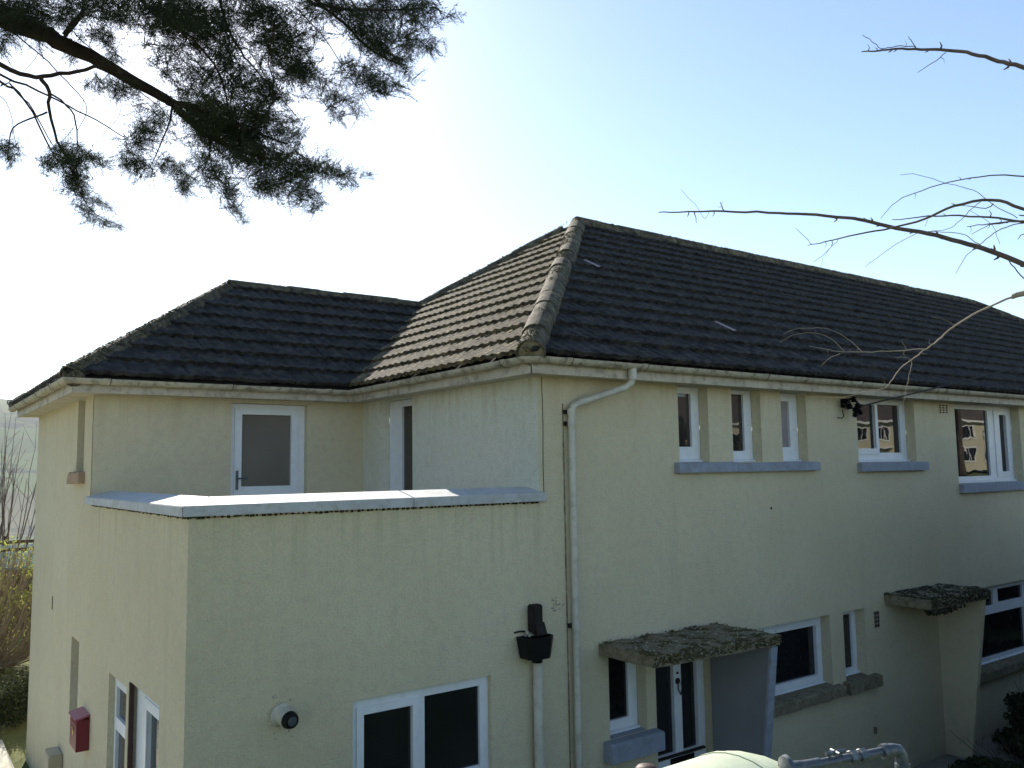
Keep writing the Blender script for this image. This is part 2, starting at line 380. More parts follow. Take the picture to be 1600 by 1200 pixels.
# facade: full height right of the terrace, parapet height in front of it
grid_holes(wall, frame_of('F'), (0, Xe, GZ-.3, SOF+.01), fac_holes[:11])
grid_holes(wall, frame_of('F'), (-L, 0, GZ-.3, -.318), [fac_holes[11]])
PS = frame_of('S')
grid_holes(wall, PS, (0, T, GZ-.3, -.318), side_holes[:2])
grid_holes(wall, PS, (T, D, GZ-.3, SOF+.01), side_holes[2:])
terr_door = (-1.66, -.741, -1.15, .80)
grid_holes(wall, frame_of('T'), (-L, 0, -1.2, SOF+.01), [terr_door + (.10,)])
end_win = (2.35, 3.145, -.9, .835)
ew = MB(); grid_holes(ew, frame_of('E'), (0, T, -1.2, SOF+.01), [end_win]); me = bpy.data.meshes.new('wall'); me.from_pydata(ew.v, [], ew.f); me.materials.append(M['westlit']); o = link('wall', me, house); o['label'] = 'end wall beside the terrace, its west light put into a paler colour'
# parapet inner faces, far end and back
wall.box(-L+.001, -L+.20, .201, T-.001, -1.2, -.318); wall.box(-L+.001, -.001, .001+.19, .20, -1.2, -.318)
wall.add([(Xe, 0, GZ), (Xe, D, GZ), (Xe, D, SOF), (Xe, 0, SOF)], [(0, 1, 2, 3)]); wall.add([(-L, D, GZ), (Xe, D, GZ), (Xe, D, SOF), (-L, D, SOF)], [(0, 1, 2, 3)])
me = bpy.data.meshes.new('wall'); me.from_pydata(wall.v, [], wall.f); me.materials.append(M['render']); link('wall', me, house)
MB().box(-L+.2, -.002, .2, T-.002, -1.3, -1.2).build('terrace_floor', M['yard'], house)
# thin settlement crack and drip stains beside the terrace corner
MB().tube([(.052, -.001, .84), (.058, -.001, .4), (.05, -.001, 0), (.056, -.001, -.3)], .004, 5).build('render_crack', M['darkhole'], house)
MB().tube([(-L-.002, T+.012, .84), (-L-.002, T+.02, .5), (-L-.002, T+.014, .1), (-L-.002, T+.018, -.24)], .005, 5).build('render_crack', M['stone'], house)
MB().lathe((3.338, .0, -.499), (0, -1, 0), [(0, .016), (.004, .012)], 8).build('wall_plug_hole', M['darkhole'], house)
MB().box(-L-.003, -L, 5.90, 5.95, -1.66, -1.50).build('weep_slot', M['darkhole'], house)

# window assemblies -------------------------------------------------
def window(plane, rect, panes, depth=.13, glass='glass', frame_mat='pvc', name='window', sash=(), label=None, glasses=None, board=True):
    P = frame_of(plane); fr = MB(); g = .003
    r = (rect[0]+g, rect[1]-g, rect[2]+g, rect[3]-g)
    mb = MB(); grid_holes(mb, P, r, [tuple(p)+(.035,) for p in panes], depth, .035, True, depth+.07)
    for s_ in sash:                            # an opening casement standing proud of the frame
        inner = [p for p in panes if s_[0] < p[0] and p[1] < s_[1] and s_[2] < p[2] and p[3] < s_[3]]
        grid_holes(mb, P, s_, [tuple(p)+(.012,) for p in inner], depth-.014, .012, True, depth+.001)
    bottom = MB()
    w_ = mb.build(name, M[frame_mat], house)
    if label: w_['label'] = label
    for k, p in enumerate(panes):
        gm = glasses[k] if glasses else glass
        q = MB(); d = depth+.028
        q.add([P(p[0]-.004, p[2]-.004, d), P(p[1]+.004, p[2]-.004, d), P(p[1]+.004, p[3]+.004, d), P(p[0]-.004, p[3]+.004, d),
               P(p[0]-.004, p[2]-.004, d+.006), P(p[1]+.004, p[2]-.004, d+.006), P(p[1]+.004, p[3]+.004, d+.006), P(p[0]-.004, p[3]+.004, d+.006)],
              [(0, 1, 2, 3), (7, 6, 5, 4), (0, 4, 5, 1), (1, 5, 6, 2), (2, 6, 7, 3), (3, 7, 4, 0)])
        q.build('pane', M[gm], w_)
    if sash or name == 'window':               # sloping cill strip of the frame
        z = rect[2]
        u0, u1 = r[0], r[1]
        b = MB(); b.add([P(u0, z+.002, depth-.035), P(u1, z+.002, depth-.035), P(u1, z+.002, depth), P(u0, z+.002, depth), P(u0, z+.022, depth-.035), P(u1, z+.022, depth-.035), P(u1, z+.032, depth-.001), P(u0, z+.032, depth-.001)],
              [(0, 1, 5, 4), (4, 5, 6, 7), (0, 4, 7, 3), (1, 2, 6, 5), (0, 3, 2, 1)])
        b.build('frame_cill', M[frame_mat], w_)
    return w_
h = fac_holes
def sub(r, l, rr, b, t): return (r[0]+l, r[1]-rr, r[2]+b, r[3]-t)
window('F', h[0], [(1.925, 2.205, .20, .775)], glass='glasswarm')
window('F', h[1], [(2.785, 3.085, .155, .800)], glass='glasswarm')
window('F', h[2], [(3.66, 3.93, .20, .750)], glass='frostpink')
window('F', h[3], [(5.23, 5.755, .185, .765), (5.84, 6.375, .13, .775)], sash=[(5.16, 5.81, .11, .80)])
window('F', h[4], [(7.72, 8.875, -.225, .775), (9.225, 9.45, -.17, .715)], sash=[(9.0+.06, 9.56, -.25, .79)])
window('F', h[5], [(11.3, 12.5, .1, .77)])
window('F', h[6], [(.86, 1.16, -2.44, -1.78)])
window('F', h[8], [(3.12, 4.23, -2.50, -1.925)], sash=[(3.03, 4.31, -2.57, -1.86)])
window('F', h[9], [(4.69, 4.985, -2.52, -1.87)])
window('F', h[10], [(7.85, 8.66, -2.15, -1.93), (8.81, 9.61, -2.13, -1.93), (7.85, 9.61, -2.88, -2.27), (9.72, 10.3, -2.88, -1.93)])
window('F', h[11], [(-1.74, -1.305, -2.50, -1.895), (-1.19, -.65, -2.50, -1.845)], depth=.045, sash=[(-1.80, -1.25, -2.56, -1.835)])
window('S', side_holes[0][:4], [(1.84, 2.40, -2.19, -1.92), (1.84, 2.40, -2.90, -2.30)], depth=.055, glass='glasswarm')
window('S', side_holes[2], [(4.08, 4.42, -2.5, -1.85)], depth=.22)
window('S', side_holes[3], [(4.18, 4.50, .12, .78)], depth=.22)
window('E', end_win, [(2.47, 2.83, -.8, .755)], depth=.13, glass='glasswarm')
# patio door on the side wall, with a red brown timber post in its far reveal
dr = window('S', side_holes[1][:4], [(.74, 1.23, -3.7, -1.88)], depth=.055, name='patio_door', sash=[(.70, 1.33, -3.8, -1.80)])
MB().box(-L-.008, -L+.030, 1.600, 1.634, -3.85, -1.735).build('door_post', M['wood'], house)
# terrace door
td = window('T', terr_door, [(-1.515, -.915, -.165, .675), (-1.515, -.915, -1.0, -.42)], depth=.08, glass='frost', name='terrace_door', sash=[(-1.60, -.83, -1.1, .745)])
hd = MB(); hd.box(-1.58, -1.555, T+.045, T+.066, -.20, .02); hd.tube([(-1.568, T+.045, -.07), (-1.568, T+.0, -.07), (-1.47, T-.005, -.07)], .010, 8); hd.build('handle', M['steel'], td, True)
# entrance door with two dark glass strips
fd = window('F', h[7], [(1.50, 1.775, -2.90, -1.80), (1.885, 2.12, -2.90, -1.80)], depth=.12, name='front_door', glass='glass', sash=[(1.45, 2.18, -3.8, -1.76)])
MB().box(1.69, 2.03, .088, .104, -3.06, -2.945).build('letter_plate', M['black'], fd, bevel=.003)
kn = MB(); kn.lathe((1.83, .106, -2.20), (0, -1, 0), [(0, .032), (.012, .030), (.02, .012)], 12); kn.build('door_knocker', M['rust'], fd, True); kn = MB(); kn.tube([(1.805, .075, -2.21), (1.80, .07, -2.27), (1.83, .066, -2.33), (1.86, .07, -2.27), (1.855, .075, -2.21)], .007, 6); kn.build('knocker_ring', M['rust'], fd, True)
MB().lathe((1.83, .106, -2.12), (0, -1, 0), [(0, .014), (.01, .012)], 10).build('spy_hole', M['rust'], fd, True)
MB().box(1.45, 2.18, .07, .118, -2.925, -2.905).build('weather_bar', M['rust'], fd)

# window sills ------------------------------------------------------
def sill(u0, u1, z0, z1, mat, plane='F', out=.075, name='sill', rough=0.0, inn=.13):
    P = frame_of(plane); nseg = max(2, int((u1-u0)/.12)) if rough else 1; mb = MB()
    prof = [(-out, z0), (-out, z1-.018), (-out+.015, z1-.004), (inn, z1+.010), (inn, z0), ]
    rings = []
    for i in range(nseg+1):
        u = u0+(u1-u0)*i/nseg; rings.append([P(u, z+(random.uniform(-rough, rough) if rough and d < 0 else 0)+(.012 if rough and d > 0 and z > z0 else 0), d+(random.uniform(-rough, rough) if rough and d < 0 else 0)) for d, z in prof])
    n = len(prof); vs = [p for r_ in rings for p in r_]; fs = [(i*n+j, i*n+(j+1) % n, (i+1)*n+(j+1) % n, (i+1)*n+j) for i in range(nseg) for j in range(n)]
    fs += [tuple(range(n)), tuple(nseg*n+j for j in range(n))[::-1]]
    mb.add(vs, fs); return mb.build(name, M[mat], house, bevel=0 if rough else .004)
# sills are set into the wall so only the drip edge and top show
sill(1.78, 2.71, -.078, .032, 'sill'); sill(2.714, 4.215, -.080, .022, 'sill'); sill(5.09, 6.69, -.112, .002, 'sill')
sill(7.615, 9.95, -.455, -.328, 'sill'); sill(11.1, 12.7, -.12, 0, 'sill')
sill(.705, 1.40, -2.745, -2.563, 'sill', out=.12)
sill(2.96, 4.47, -2.745, -2.62, 'stone', out=.10, rough=.007); sill(4.545, 5.24, -2.745, -2.612, 'stone', out=.10, rough=.007)
sill(7.65, 10.6, -3.085, -2.962, 'stone', out=.10, rough=.008)
sill(4.0, 4.70, -.095, .03, 'terra', 'S', out=.07, rough=.01)

# coping ------------------------------------------------------------
def coping():
    # weathered (saddle-backed) coping: outer face, rise to a crown, fall towards the terrace
    zb, zf, zc_, zi = -.303, -.228, -.172, -.205; prof = [(-.06, zb), (-.06, zf), (.20, zc_), (.215, zi), (.215, zb)]
    def run(P0, P1, nm):                        # P(k) gives the profile point at each end
        a = [P0(d, z) for d, z in prof]; b = [P1(d, z) for d, z in prof]; n = len(prof)
        MB().add(a+b, [(i, (i+1) % n, n+(i+1) % n, n+i) for i in range(n)] + [tuple(range(n))[::-1], tuple(range(n, 2*n))]).build(nm, M['coping'], house, bevel=.005)
    run(lambda d, z: (-L+d, d, z), lambda d, z: (-1.34, d, z), 'coping_slab')
    run(lambda d, z: (-1.336, d, z), lambda d, z: (-.002 if d > 0 else .04, d, z), 'coping_slab')
    run(lambda d, z: (-L+d, d+.003, z), lambda d, z: (-L+d, T-.002 if d > -.01 else T+.02, z), 'coping_slab')
coping()
# ragged mortar line under the coping
mb = MB()
for i in range(70):
    x = -L + 3.1*i/70 + random.uniform(-.01, .01); mb.box(x, x+random.uniform(.01, .03), -.004-random.uniform(.002, .008), .002, -.318-random.uniform(0, .008), -.305)
for i in range(55):
    y = 3.6*i/55; mb.box(-L-.004-random.uniform(.002, .008), -L+.002, y, y+random.uniform(.01, .03), -.318-random.uniform(0, .009), -.305)
tag(mb.build('mortar_bed', M['mossdark'], house), kind='stuff')

# soffit, fascia, gutter -------------------------------------------
E_ = .25
sf = MB()
def sheet(poly, z, t=.012): sf.prism([(x, y, z) for x, y in poly], (0, 0, t))
sheet([(-E_+.001, -E_+.001), (Xe, -E_+.001), (Xe, .16), (.16, .16), (-E_+.001, .16)], SOF-.006)
sheet([(-E_+.001, .162), (.16, .162), (.16, T+.1), (-E_+.001, T+.1)], SOF-.006)
sheet([(-L-E_+.001, T-E_+.001), (-E_-.001, T-E_+.001), (-E_-.001, T+.1), (-L-E_+.001, T+.1)], SOF-.006)
sheet([(-L-E_+.001, T+.102), (-L+.1, T+.102), (-L+.1, D+E_), (-L-E_+.001, D+E_)], SOF-.006)
sf.build('soffit', M['soffit'], house)
def fascia(a, b, nrm):
    a = Vector((a[0], a[1], 0)); b = Vector((b[0], b[1], 0)); n = Vector((nrm[0], nrm[1], 0)); mb = MB()
    lo, hi = .838, .975
    mb.add([a+Vector((0, 0, lo)), b+Vector((0, 0, lo)), b+Vector((0, 0, hi)), a+Vector((0, 0, hi)), a-n*.018+Vector((0, 0, lo)), b-n*.018+Vector((0, 0, lo)), b-n*.018+Vector((0, 0, hi)), a-n*.018+Vector((0, 0, hi))],
           [(0, 1, 2, 3), (7, 6, 5, 4), (0, 4, 5, 1), (3, 2, 6, 7), (0, 3, 7, 4), (1, 5, 6, 2)])
    mb.build('fascia_board', M['fascia'], house)
fascia((-E_, -E_), (Xe+.3, -E_), (0, -1)); fascia((-E_, -E_+.001), (-E_, T-E_), (-1, 0))
fascia((-L-E_, T-E_), (-E_-.001, T-E_), (0, -1)); fascia((-L-E_, T-E_+.001), (-L-E_, D+E_), (-1, 0))
def gutter(pts, joints, name='gutter'):
    # half round channel following pts (centre of the rim), open to the sky
    r = .056; n = 9; mb = MB(); pts = [Vector(p) for p in pts]; k = len(pts); rows = []
    for i, p in enumerate(pts):
        t0 = (p-pts[i-1]).normalized() if i else (pts[1]-p).normalized(); t1 = (pts[i+1]-p).normalized() if i < k-1 else t0
        t = (t0+t1).normalized(); side = t.cross(Vector((0, 0, 1))).normalized(); sc = 1/max(.5, t.dot(t0))
        for rr in (r, r-.004):
            rows.append([p + side*math.cos(a)*rr*sc + Vector((0, 0, -math.sin(a)*rr)) for a in [math.pi*j/n for j in range(n+1)]])
    vs = [q for ro in rows for q in ro]; m_ = n+1; fs = []
    for i in range(k-1):
        A, B, A2, B2 = (2*i)*m_, (2*i+2)*m_, (2*i+1)*m_, (2*i+3)*m_
        for j in range(n):
            fs.append((A+j, A+j+1, B+j+1, B+j)); fs.append((A2+j, B2+j, B2+j+1, A2+j+1))
        for j in (0, n): fs.append((A+j, B+j, B2+j, A2+j))
    mb.add(vs, fs); g = mb.build(name, M['gutter'], house, True)
    for c, d in joints:                       # union brackets
        c = Vector(c); d = Vector(d).normalized(); s_ = d.cross(Vector((0, 0, 1))).normalized(); q = MB(); rows = []
        for e in (-.035, .035):
            for rr in (r+.007, r+.001): rows.append([c+d*e+s_*math.cos(a)*rr+Vector((0, 0, .003-math.sin(a)*rr)) for a in [math.pi*j/n for j in range(n+1)]])
        vs = [x for ro in rows for x in ro]; fs = []
        for j in range(n): fs += [(j, j+1, 2*m_+j+1, 2*m_+j), (j, m_+j, m_+j+1, j+1), (2*m_+j, 2*m_+j+1, 3*m_+j+1, 3*m_+j)]
        q.add(vs, fs); q.build('gutter_joint', M['gutter'], g, True)
        q = MB(); q.add(*((lambda a: (a, [(0, 1, 2, 3)]))([c+d*.037+s_*.0+Vector((0, 0, -.062)), c+d*.041+Vector((0, 0, -.062)), c+d*.041+s_*(-.06)+Vector((0, 0, 0)), c+d*.037+s_*(-.06)])))
        pts2 = [c+d*.038+s_*math.cos(a)*(r+.0075)+Vector((0, 0, .003-math.sin(a)*(r+.0075))) for a in [math.pi*j/8 for j in range(9)]]
        q = MB(); q.tube(pts2, .0035, 4); q.build('joint_seal', M['darkhole'], g)
    return g
GO, GH = .302, .980
gutter([(Xe+.3, -GO, GH+.0), (.12, -GO, GH), (-.13, -GO, GH), (-.24, -GO+.03, GH), (-GO, -.20, GH), (-GO, -.08, GH), (-GO, T-GO-.02, GH-.01), ],
       [((x, -GO, GH), (1, 0, 0)) for x in (1.05, 2.9, 4.7, 6.5, 8.4, 10.3)] + [((.10, -GO, GH), (1, 0, 0)), ((-GO, .05, GH), (0, 1, 0)), ((-GO, 1.6, GH-.004), (0, 1, 0))])
gutter([(-GO-.02, T-GO, GH-.012), (-L-GO, T-GO, GH-.004), (-L-GO, D+.36, GH-.0)],
       [((-.62, T-GO, GH-.01), (1, 0, 0)), ((-1.8, T-GO, GH-.008), (1, 0, 0)), ((-L+.05, T-GO, GH-.005), (1, 0, 0)), ((-L-GO, 4.1, GH), (0, 1, 0)), ((-L-GO, 5.2, GH), (0, 1, 0)), ((-L-GO, 6.3, GH), (0, 1, 0)), ((-L-GO, 7.3, GH), (0, 1, 0))])

# ------------------------------------------------------------------ roofs
EX = .315; TW = .30; EXPO = .345
def tile_verts():
    nx = 12; V = []; H = EXPO+.045
    def wave(u): return .022*(.5-.5*math.cos(2*math.pi*(u/.15)))**1.25
    for i in range(nx+1):
        u = TW*i/nx
        V.append((u, 0, wave(u)*.72+.050)); V.append((u, H, wave(u)*.95+.002)); V.append((u, .002, wave(u)*.7+.003))
    F = []
    for i in range(nx):
        a, b = 3*i, 3*i+3
        F += [(a, b, b+1, a+1), (a+2, b+2, b, a)]
    return V, F
TV, TF = tile_verts()
def tile_mesh(mat='tile'):
    me = bpy.data.meshes.new('roof_tile'); me.from_pydata(TV, [], TF); me.materials.append(M[mat])
    if mat == 'scar':
        me.materials.clear(); me.materials.append(M['tile']); me.materials.append(M['scar'])
        me.polygons.foreach_set('material_index', [1 if 3 <= i//2 <= 7 and i % 2 == 0 else 0 for i in range(len(TF))])
    me.polygons.foreach_set('use_smooth', [True]*len(TF)); me.set_sharp_from_angle(angle=math.radians(50)); return me
TILE = tile_mesh(); TILELIT = tile_mesh('tilelit'); SCAR = tile_mesh('scar')
roof = link('roof', bpy.data.meshes.new('roof'), house)
def plan(x, y, z): return (x, y, z)
def deck(polys):
    mb = MB()
    for p in polys: mb.add(p, [tuple(range(len(p)))])
    me = bpy.data.meshes.new('roof'); me.from_pydata(mb.v, [], mb.f); me.materials.append(M['deck']); return me
dz = -.035; A2 = Xe - D/2; RZ = roofz(D/2); RW = roofz(WL/2); X0 = -EX+.02; ez = roofz(-EX)+dz
roof.data = deck([[(X0, X0, ez), (Xe-X0, X0, ez), (A2, D/2, RZ+dz), (D/2, D/2, RZ+dz)], [(X0, X0, ez), (D/2, D/2, RZ+dz), (X0, D-X0, ez)],
                  [(X0, D-X0, ez), (D/2, D/2, RZ+dz), (A2, D/2, RZ+dz), (Xe-X0, D-X0, ez)], [(Xe-X0, X0, ez), (Xe-X0, D-X0, ez), (A2, D/2, RZ+dz)]])
wroof = link('roof', deck([[(-L+X0, T+X0, ez), (.1, T+X0, ez), (WL/2, T+WL/2, RW+dz), (-L+WL/2, T+WL/2, RW+dz)], [(-L+X0, T+X0, ez), (-L+WL/2, T+WL/2, RW+dz), (-L+X0, D-X0, ez)],
                  [(-L+X0, D-X0, ez), (-L+WL/2, T+WL/2, RW+dz), (WL/2, T+WL/2, RW+dz), (.1, D-X0, ez)]]), house)
wroof['label'] = 'lower hipped roof over the wing behind the terrace'; roof['label'] = 'taller main roof running off to the right'

tiles = []     # (score, parent, meshdata or None, matrix, clipped verts)
def tile_face(parent, origin, u, v, poly_plan, lich_lit=False, inset=0.0, score=True, inset_edges=()):
    # origin: 3D point at eave start; u along the eave, v up the slope; polygon given in plan points
    u = Vector(u).normalized(); v = Vector(v).normalized(); n = u.cross(v); o3 = Vector(origin)
    vp = Vector((v.x, v.y, 0)).normalized()
    pts = []
    for x, y in poly_plan:
        d = Vector((x-o3.x, y-o3.y, 0)); pts.append(Vector((d.dot(u), d.dot(vp)*SECP)))
    area = sum(pts[i].x*pts[(i+1) % len(pts)].y - pts[(i+1) % len(pts)].x*pts[i].y for i in range(len(pts)))
    if area < 0: pts = pts[::-1]
    edges = []
    for i in range(len(pts)):
        a, b = pts[i], pts[(i+1) % len(pts)]; e = (b-a).normalized(); nn = Vector((-e.y, e.x))      # inward normal
        if abs(e.y) < .02 and a.y < .2: continue                # the eave itself is not cut
        edges.append((a + nn*inset, nn))
    umax = max(p.x for p in pts); umin = min(p.x for p in pts); vmax = max(p.y for p in pts)
    for r in range(int(vmax/EXPO)+1):
        for c in range(int(umin/TW)-1, int(umax/TW)+1):
            u0, v0 = c*TW, r*EXPO; cr = [Vector((u0, v0)), Vector((u0+TW, v0)), Vector((u0+TW, v0+EXPO+.045)), Vector((u0, v0+EXPO+.045))]
            ins = [[(q-a).dot(nn) for q in cr] for a, nn in edges]
            if any(max(s_) <= .005 for s_ in ins): continue
            cut = [edges[k] for k, s_ in enumerate(ins) if min(s_) < 0]
            rr = random.Random(hash((r, c, round(o3.x, 2))) & 0xffffff)
            jz = rr.uniform(-.003, .004); ja = rr.uniform(-.010, .010)*.6; jl = rr.uniform(-.008, .006)
            org = o3 + u*u0 + v*(v0+jl) + n*jz
            uu = (u*math.cos(ja) + v*math.sin(ja)); vv = (v*math.cos(ja) - u*math.sin(ja))
            mt = Matrix(((uu.x, vv.x, n.x, org.x), (uu.y, vv.y, n.y, org.y), (uu.z, vv.z, n.z, org.z), (0, 0, 0, 1)))
            cen = org + u*TW/2 + v*EXPO/2; vd = CAM-cen
            s_ = abs(vd.normalized().dot(n))/vd.length_squared if (score and vd.dot(n) > -.4) else 0
            if (cen-CAM).normalized().dot(_fw) > 0:
                q = cen-CAM; px = 800+FPX*q.dot(_rt)/q.dot(_fw)
                if px > 1620 or px < -20: s_ = 0
            else: s_ = 0
            if cut: s_ *= .5
            tiles.append([s_, parent, mt, [((a - Vector((u0, v0))), nn) for a, nn in cut], False, lich_lit])
eo = roofz(-EX)
tile_face(roof, (-EX, -EX, eo), (1, 0, 0), (0, COSP, SINP), [(-EX, -EX), (Xe+EX, -EX), (A2, D/2), (D/2, D/2)])
n_front = len(tiles)
tile_face(roof, (-EX, T-EX, eo), (0, -1, 0), (COSP, 0, SINP), [(-EX, -EX), (D/2, D/2), (WL/2, T+WL/2), (-EX, T-EX)], lich_lit=True)
tile_face(wroof, (-L-EX, T-EX, eo), (1, 0, 0), (0, COSP, SINP), [(-L-EX, T-EX), (-EX, T-EX), (WL/2, T+WL/2), (-L+WL/2, T+WL/2)])
tile_face(wroof, (-L-EX, D+EX, eo), (0, -1, 0), (COSP, 0, SINP), [(-L-EX, T-EX), (-L+WL/2, T+WL/2), (-L-EX, D+EX)], score=False)
# two slipped, pale tiles on the front slope
def slope_pt(x, d): return Vector((x, d, roofz(d)))
for tgt in ((2.46, 1.86, .9), (3.28, .68, .5)):
    best = min(range(n_front), key=lambda k: (tiles[k][2].translation - slope_pt(tgt[0], tgt[1])).length); tiles[best][4] = True; tiles[best][0] = 9
tiles.sort(key=lambda t: -t[0])
def cut_mesh(cuts, mat=None):
    bm = bmesh.new(); vs = [bm.verts.new(p) for p in TV]
    for f in TF: bm.faces.new([vs[i] for i in f])
    for a, nn in cuts:
        bmesh.ops.bisect_plane(bm, geom=bm.verts[:]+bm.edges[:]+bm.faces[:], plane_co=(a.x, a.y, 0), plane_no=(-nn.x, -nn.y, 0), clear_outer=True, clear_inner=False)
    return bm
rest = {(roof, False): ([], []), (roof, True): ([], []), (wroof, False): ([], [])}
for k, (s_, par, mt, cuts, scar, lich_lit) in enumerate(tiles):
    tm_ = M['tilelit'] if lich_lit else M['tile']
    if k < 298 and s_ > 0:
        if cuts:
            bm = cut_mesh(cuts); me = bpy.data.meshes.new('roof_tile'); bm.to_mesh(me); bm.free(); me.materials.append(tm_); me.polygons.foreach_set('use_smooth', [True]*len(me.polygons)); me.set_sharp_from_angle(angle=math.radians(50))
            if not len(me.polygons): continue
        else: me = SCAR if scar else (TILELIT if lich_lit else TILE)
        o = link('roof_tile', me, par); o.matrix_local = Matrix.Translation(o.location) @ mt
        if scar: o['label'] = 'pale slipped tile'
    else:
        V, F = rest[(par, lich_lit)]; b = len(V)
        if cuts:
            bm = cut_mesh(cuts); bm.verts.index_update(); V += [mt @ v_.co for v_ in bm.verts]; F += [tuple(v_.index+b for v_ in f.verts) for f in bm.faces]; bm.free()
        else:
            V += [mt @ Vector(p) for p in TV]; F += [tuple(i+b for i in f) for f in TF]
for (par, lich_lit), (V, F) in rest.items():
    me = bpy.data.meshes.new('roof_tiles'); me.from_pydata([tuple(v_) for v_ in V], [], F); me.materials.append(M['tilelit' if lich_lit else 'tile'])
    me.polygons.foreach_set('use_smooth', [True]*len(me.polygons)); me.set_sharp_from_angle(angle=math.radians(50))
    tag(link('roof_tiles', me, par), kind='stuff')

# ridge and hip tiles: overlapping half rounds
def half_round(r0, r1, ln):
    n = 10; V = []; F = []
    for i, (y, r) in enumerate(((0, r0), (ln, r1))):
        for rr in (r, r-.016):
            for j in range(n+1):
                a = math.radians(-18) + math.radians(216)*j/n; V.append((math.cos(a)*rr, y, math.sin(a)*rr))
    m_ = n+1
    for j in range(n):
        F += [(j, j+1, 2*m_+j+1, 2*m_+j), (m_+j, 3*m_+j, 3*m_+j+1, m_+j+1), (j, m_+j, m_+j+1, j+1), (2*m_+j, 2*m_+j+1, 3*m_+j+1, 3*m_+j)]
    me = bpy.data.meshes.new('ridge_tile'); me.from_pydata(V, [], F); me.polygons.foreach_set('use_smooth', [True]*len(F)); me.set_sharp_from_angle(angle=math.radians(50))
    me.materials.append(M['ridge']); return me
HR = half_round(.134, .130, .47)
def ridge_run(a, b, parent, step=.44, lift=-.005, jit=.006, sc=1.0):
    a, b = Vector(a), Vector(b); d = (b-a); n_ = max(1, int(d.length/step)); d.normalize()
    x = d.cross(Vector((0, 0, 1))).normalized(); z = x.cross(d)
    for i in range(n_+1):
        if i*step > (b-a).length-.36: break
        p = a + d*(i*step) + z*(lift+random.uniform(-jit, jit)) + x*random.uniform(-jit, jit); tl = random.uniform(-.012, .012)
        y = (d + z*tl).normalized(); zz = x.cross(y)
        o = link('ridge_tile', HR, parent)
        o.matrix_local = Matrix.Translation(o.location) @ Matrix(((x.x*sc, y.x, zz.x*sc, p.x), (x.y*sc, y.y, zz.y*sc, p.y), (x.z*sc, y.z, zz.z*sc, p.z), (0, 0, 0, 1)))
up = -.015
ridge_run((-EX+.03, -EX+.03, eo+up+.02), (D/2, D/2, RZ+up), roof, lift=.0, jit=.009)
ridge_run((D/2-.05, D/2, RZ+up), (A2, D/2, RZ+up), roof)
ridge_run((-.2, D+.2, roofz(-.2)+up), (D/2+.02, D/2-.02, RZ+up+.01), roof)
ridge_run((Xe+EX, -EX, eo+up), (A2, D/2, RZ+up), roof)
ridge_run((-L-EX+.03, T-EX+.03, eo+up), (-L+WL/2, T+WL/2, RW+up), wroof, sc=.82)
ridge_run((-L+WL/2-.05, T+WL/2, RW+up), (WL/2-.1, T+WL/2, RW+up), wroof, sc=.82)
ridge_run((-L-EX+.03, D+EX-.03, eo+up), (-L+WL/2, T+WL/2, RW+up), wroof, sc=.82)
# mortar plug at the foot of the front hip, valley lining
mp = MB(); c = Vector((-EX+.045, -EX+.045, eo+.03)); mp.lathe(c-Vector((0, 0, .03)), (1, 1, TP), [(-.015, .06), (-.005, .118), (.05, .122)], 14); mp.build('mortar_plug', M['stone'], roof)
mp = MB(); mp.lathe(Vector((-L-EX+.05, T-EX+.05, eo-.02)), (1, 1, TP), [(-.05, .04), (-.03, .085), (.0, .108), (.06, .108)], 14); mp.build('mortar_plug', M['ridge'], wroof, True)
V_ = MB(); pv0 = Vector((-EX, T-EX, eo)); pv1 = Vector((WL/2, T+WL/2, RW))
V_.add([pv0+Vector((.09, -.07, .075)), pv1+Vector((.09, -.07, .075)), pv1+Vector((0, 0, .03)), pv0+Vector((0, 0, .03)), pv1+Vector((-.07, .09, .075)), pv0+Vector((-.07, .09, .075))], [(0, 1, 2, 3), (3, 2, 4, 5)])
V_.build('valley_lining', M['mossdark'], roof)

# moss lumps ---------------------------------------------------------
OCT = np.array([(1, 0, 0), (-1, 0, 0), (0, 1, 0), (0, -1, 0), (0, 0, 1), (0, 0, -.6)], float)
OF = np.array([(0, 2, 4), (2, 1, 4), (1, 3, 4), (3, 0, 4), (2, 0, 5), (1, 2, 5), (3, 1, 5), (0, 3, 5)])
def lumps(name, pts, parent, mat, smooth=True, kind='stuff'):
    Vs = []; Fs = []
    for i, (p, s_, fl) in enumerate(pts):
        j = 1 + RNG.uniform(-.35, .35, (6, 1)); q = OCT*j*np.array([s_*RNG.uniform(.7, 1.5), s_*RNG.uniform(.7, 1.5), s_*fl]); a = RNG.uniform(0, 6.28); ca, sa = math.cos(a), math.sin(a)
        q = q @ np.array([[ca, sa, 0], [-sa, ca, 0], [0, 0, 1]]); Vs.append(q+np.array(p)); Fs.append(OF+6*i)
    o = link(name, np_mesh(name, np.concatenate(Vs), np.concatenate(Fs), M[mat], smooth), parent); o['kind'] = kind; return o
pts = []
n3h = Vector((-SINP, 0, COSP))
for i in range(5200):                                   # on the sunlit hip end
    d = (random.random()**.8)*D/2; y = random.uniform(d+.08, max(d+.1, min(T+1.9, T-EX+d)))
    if y > T-EX+d-.1 and d < WL/2: continue
    if d+.3 > D-y: continue
    row = (d+EX)*SECP; rj = round(row/EXPO)*EXPO + random.gauss(.02, .05) if random.random() < .7 else row
    dd = rj/SECP-EX; p = Vector((dd, y, roofz(dd))) + n3h*(.022)
    pts.append((p, random.uniform(.006, .024), .7))
lumps('moss_clumps', pts, roof, 'moss')
pts = []; a = Vector((-EX, -EX, eo-.015)); b = Vector((D/2, D/2, RZ-.015)); dd = (b-a).normalized(); xx = dd.cross(Vector((0, 0, 1))).normalized(); zz = xx.cross(dd)
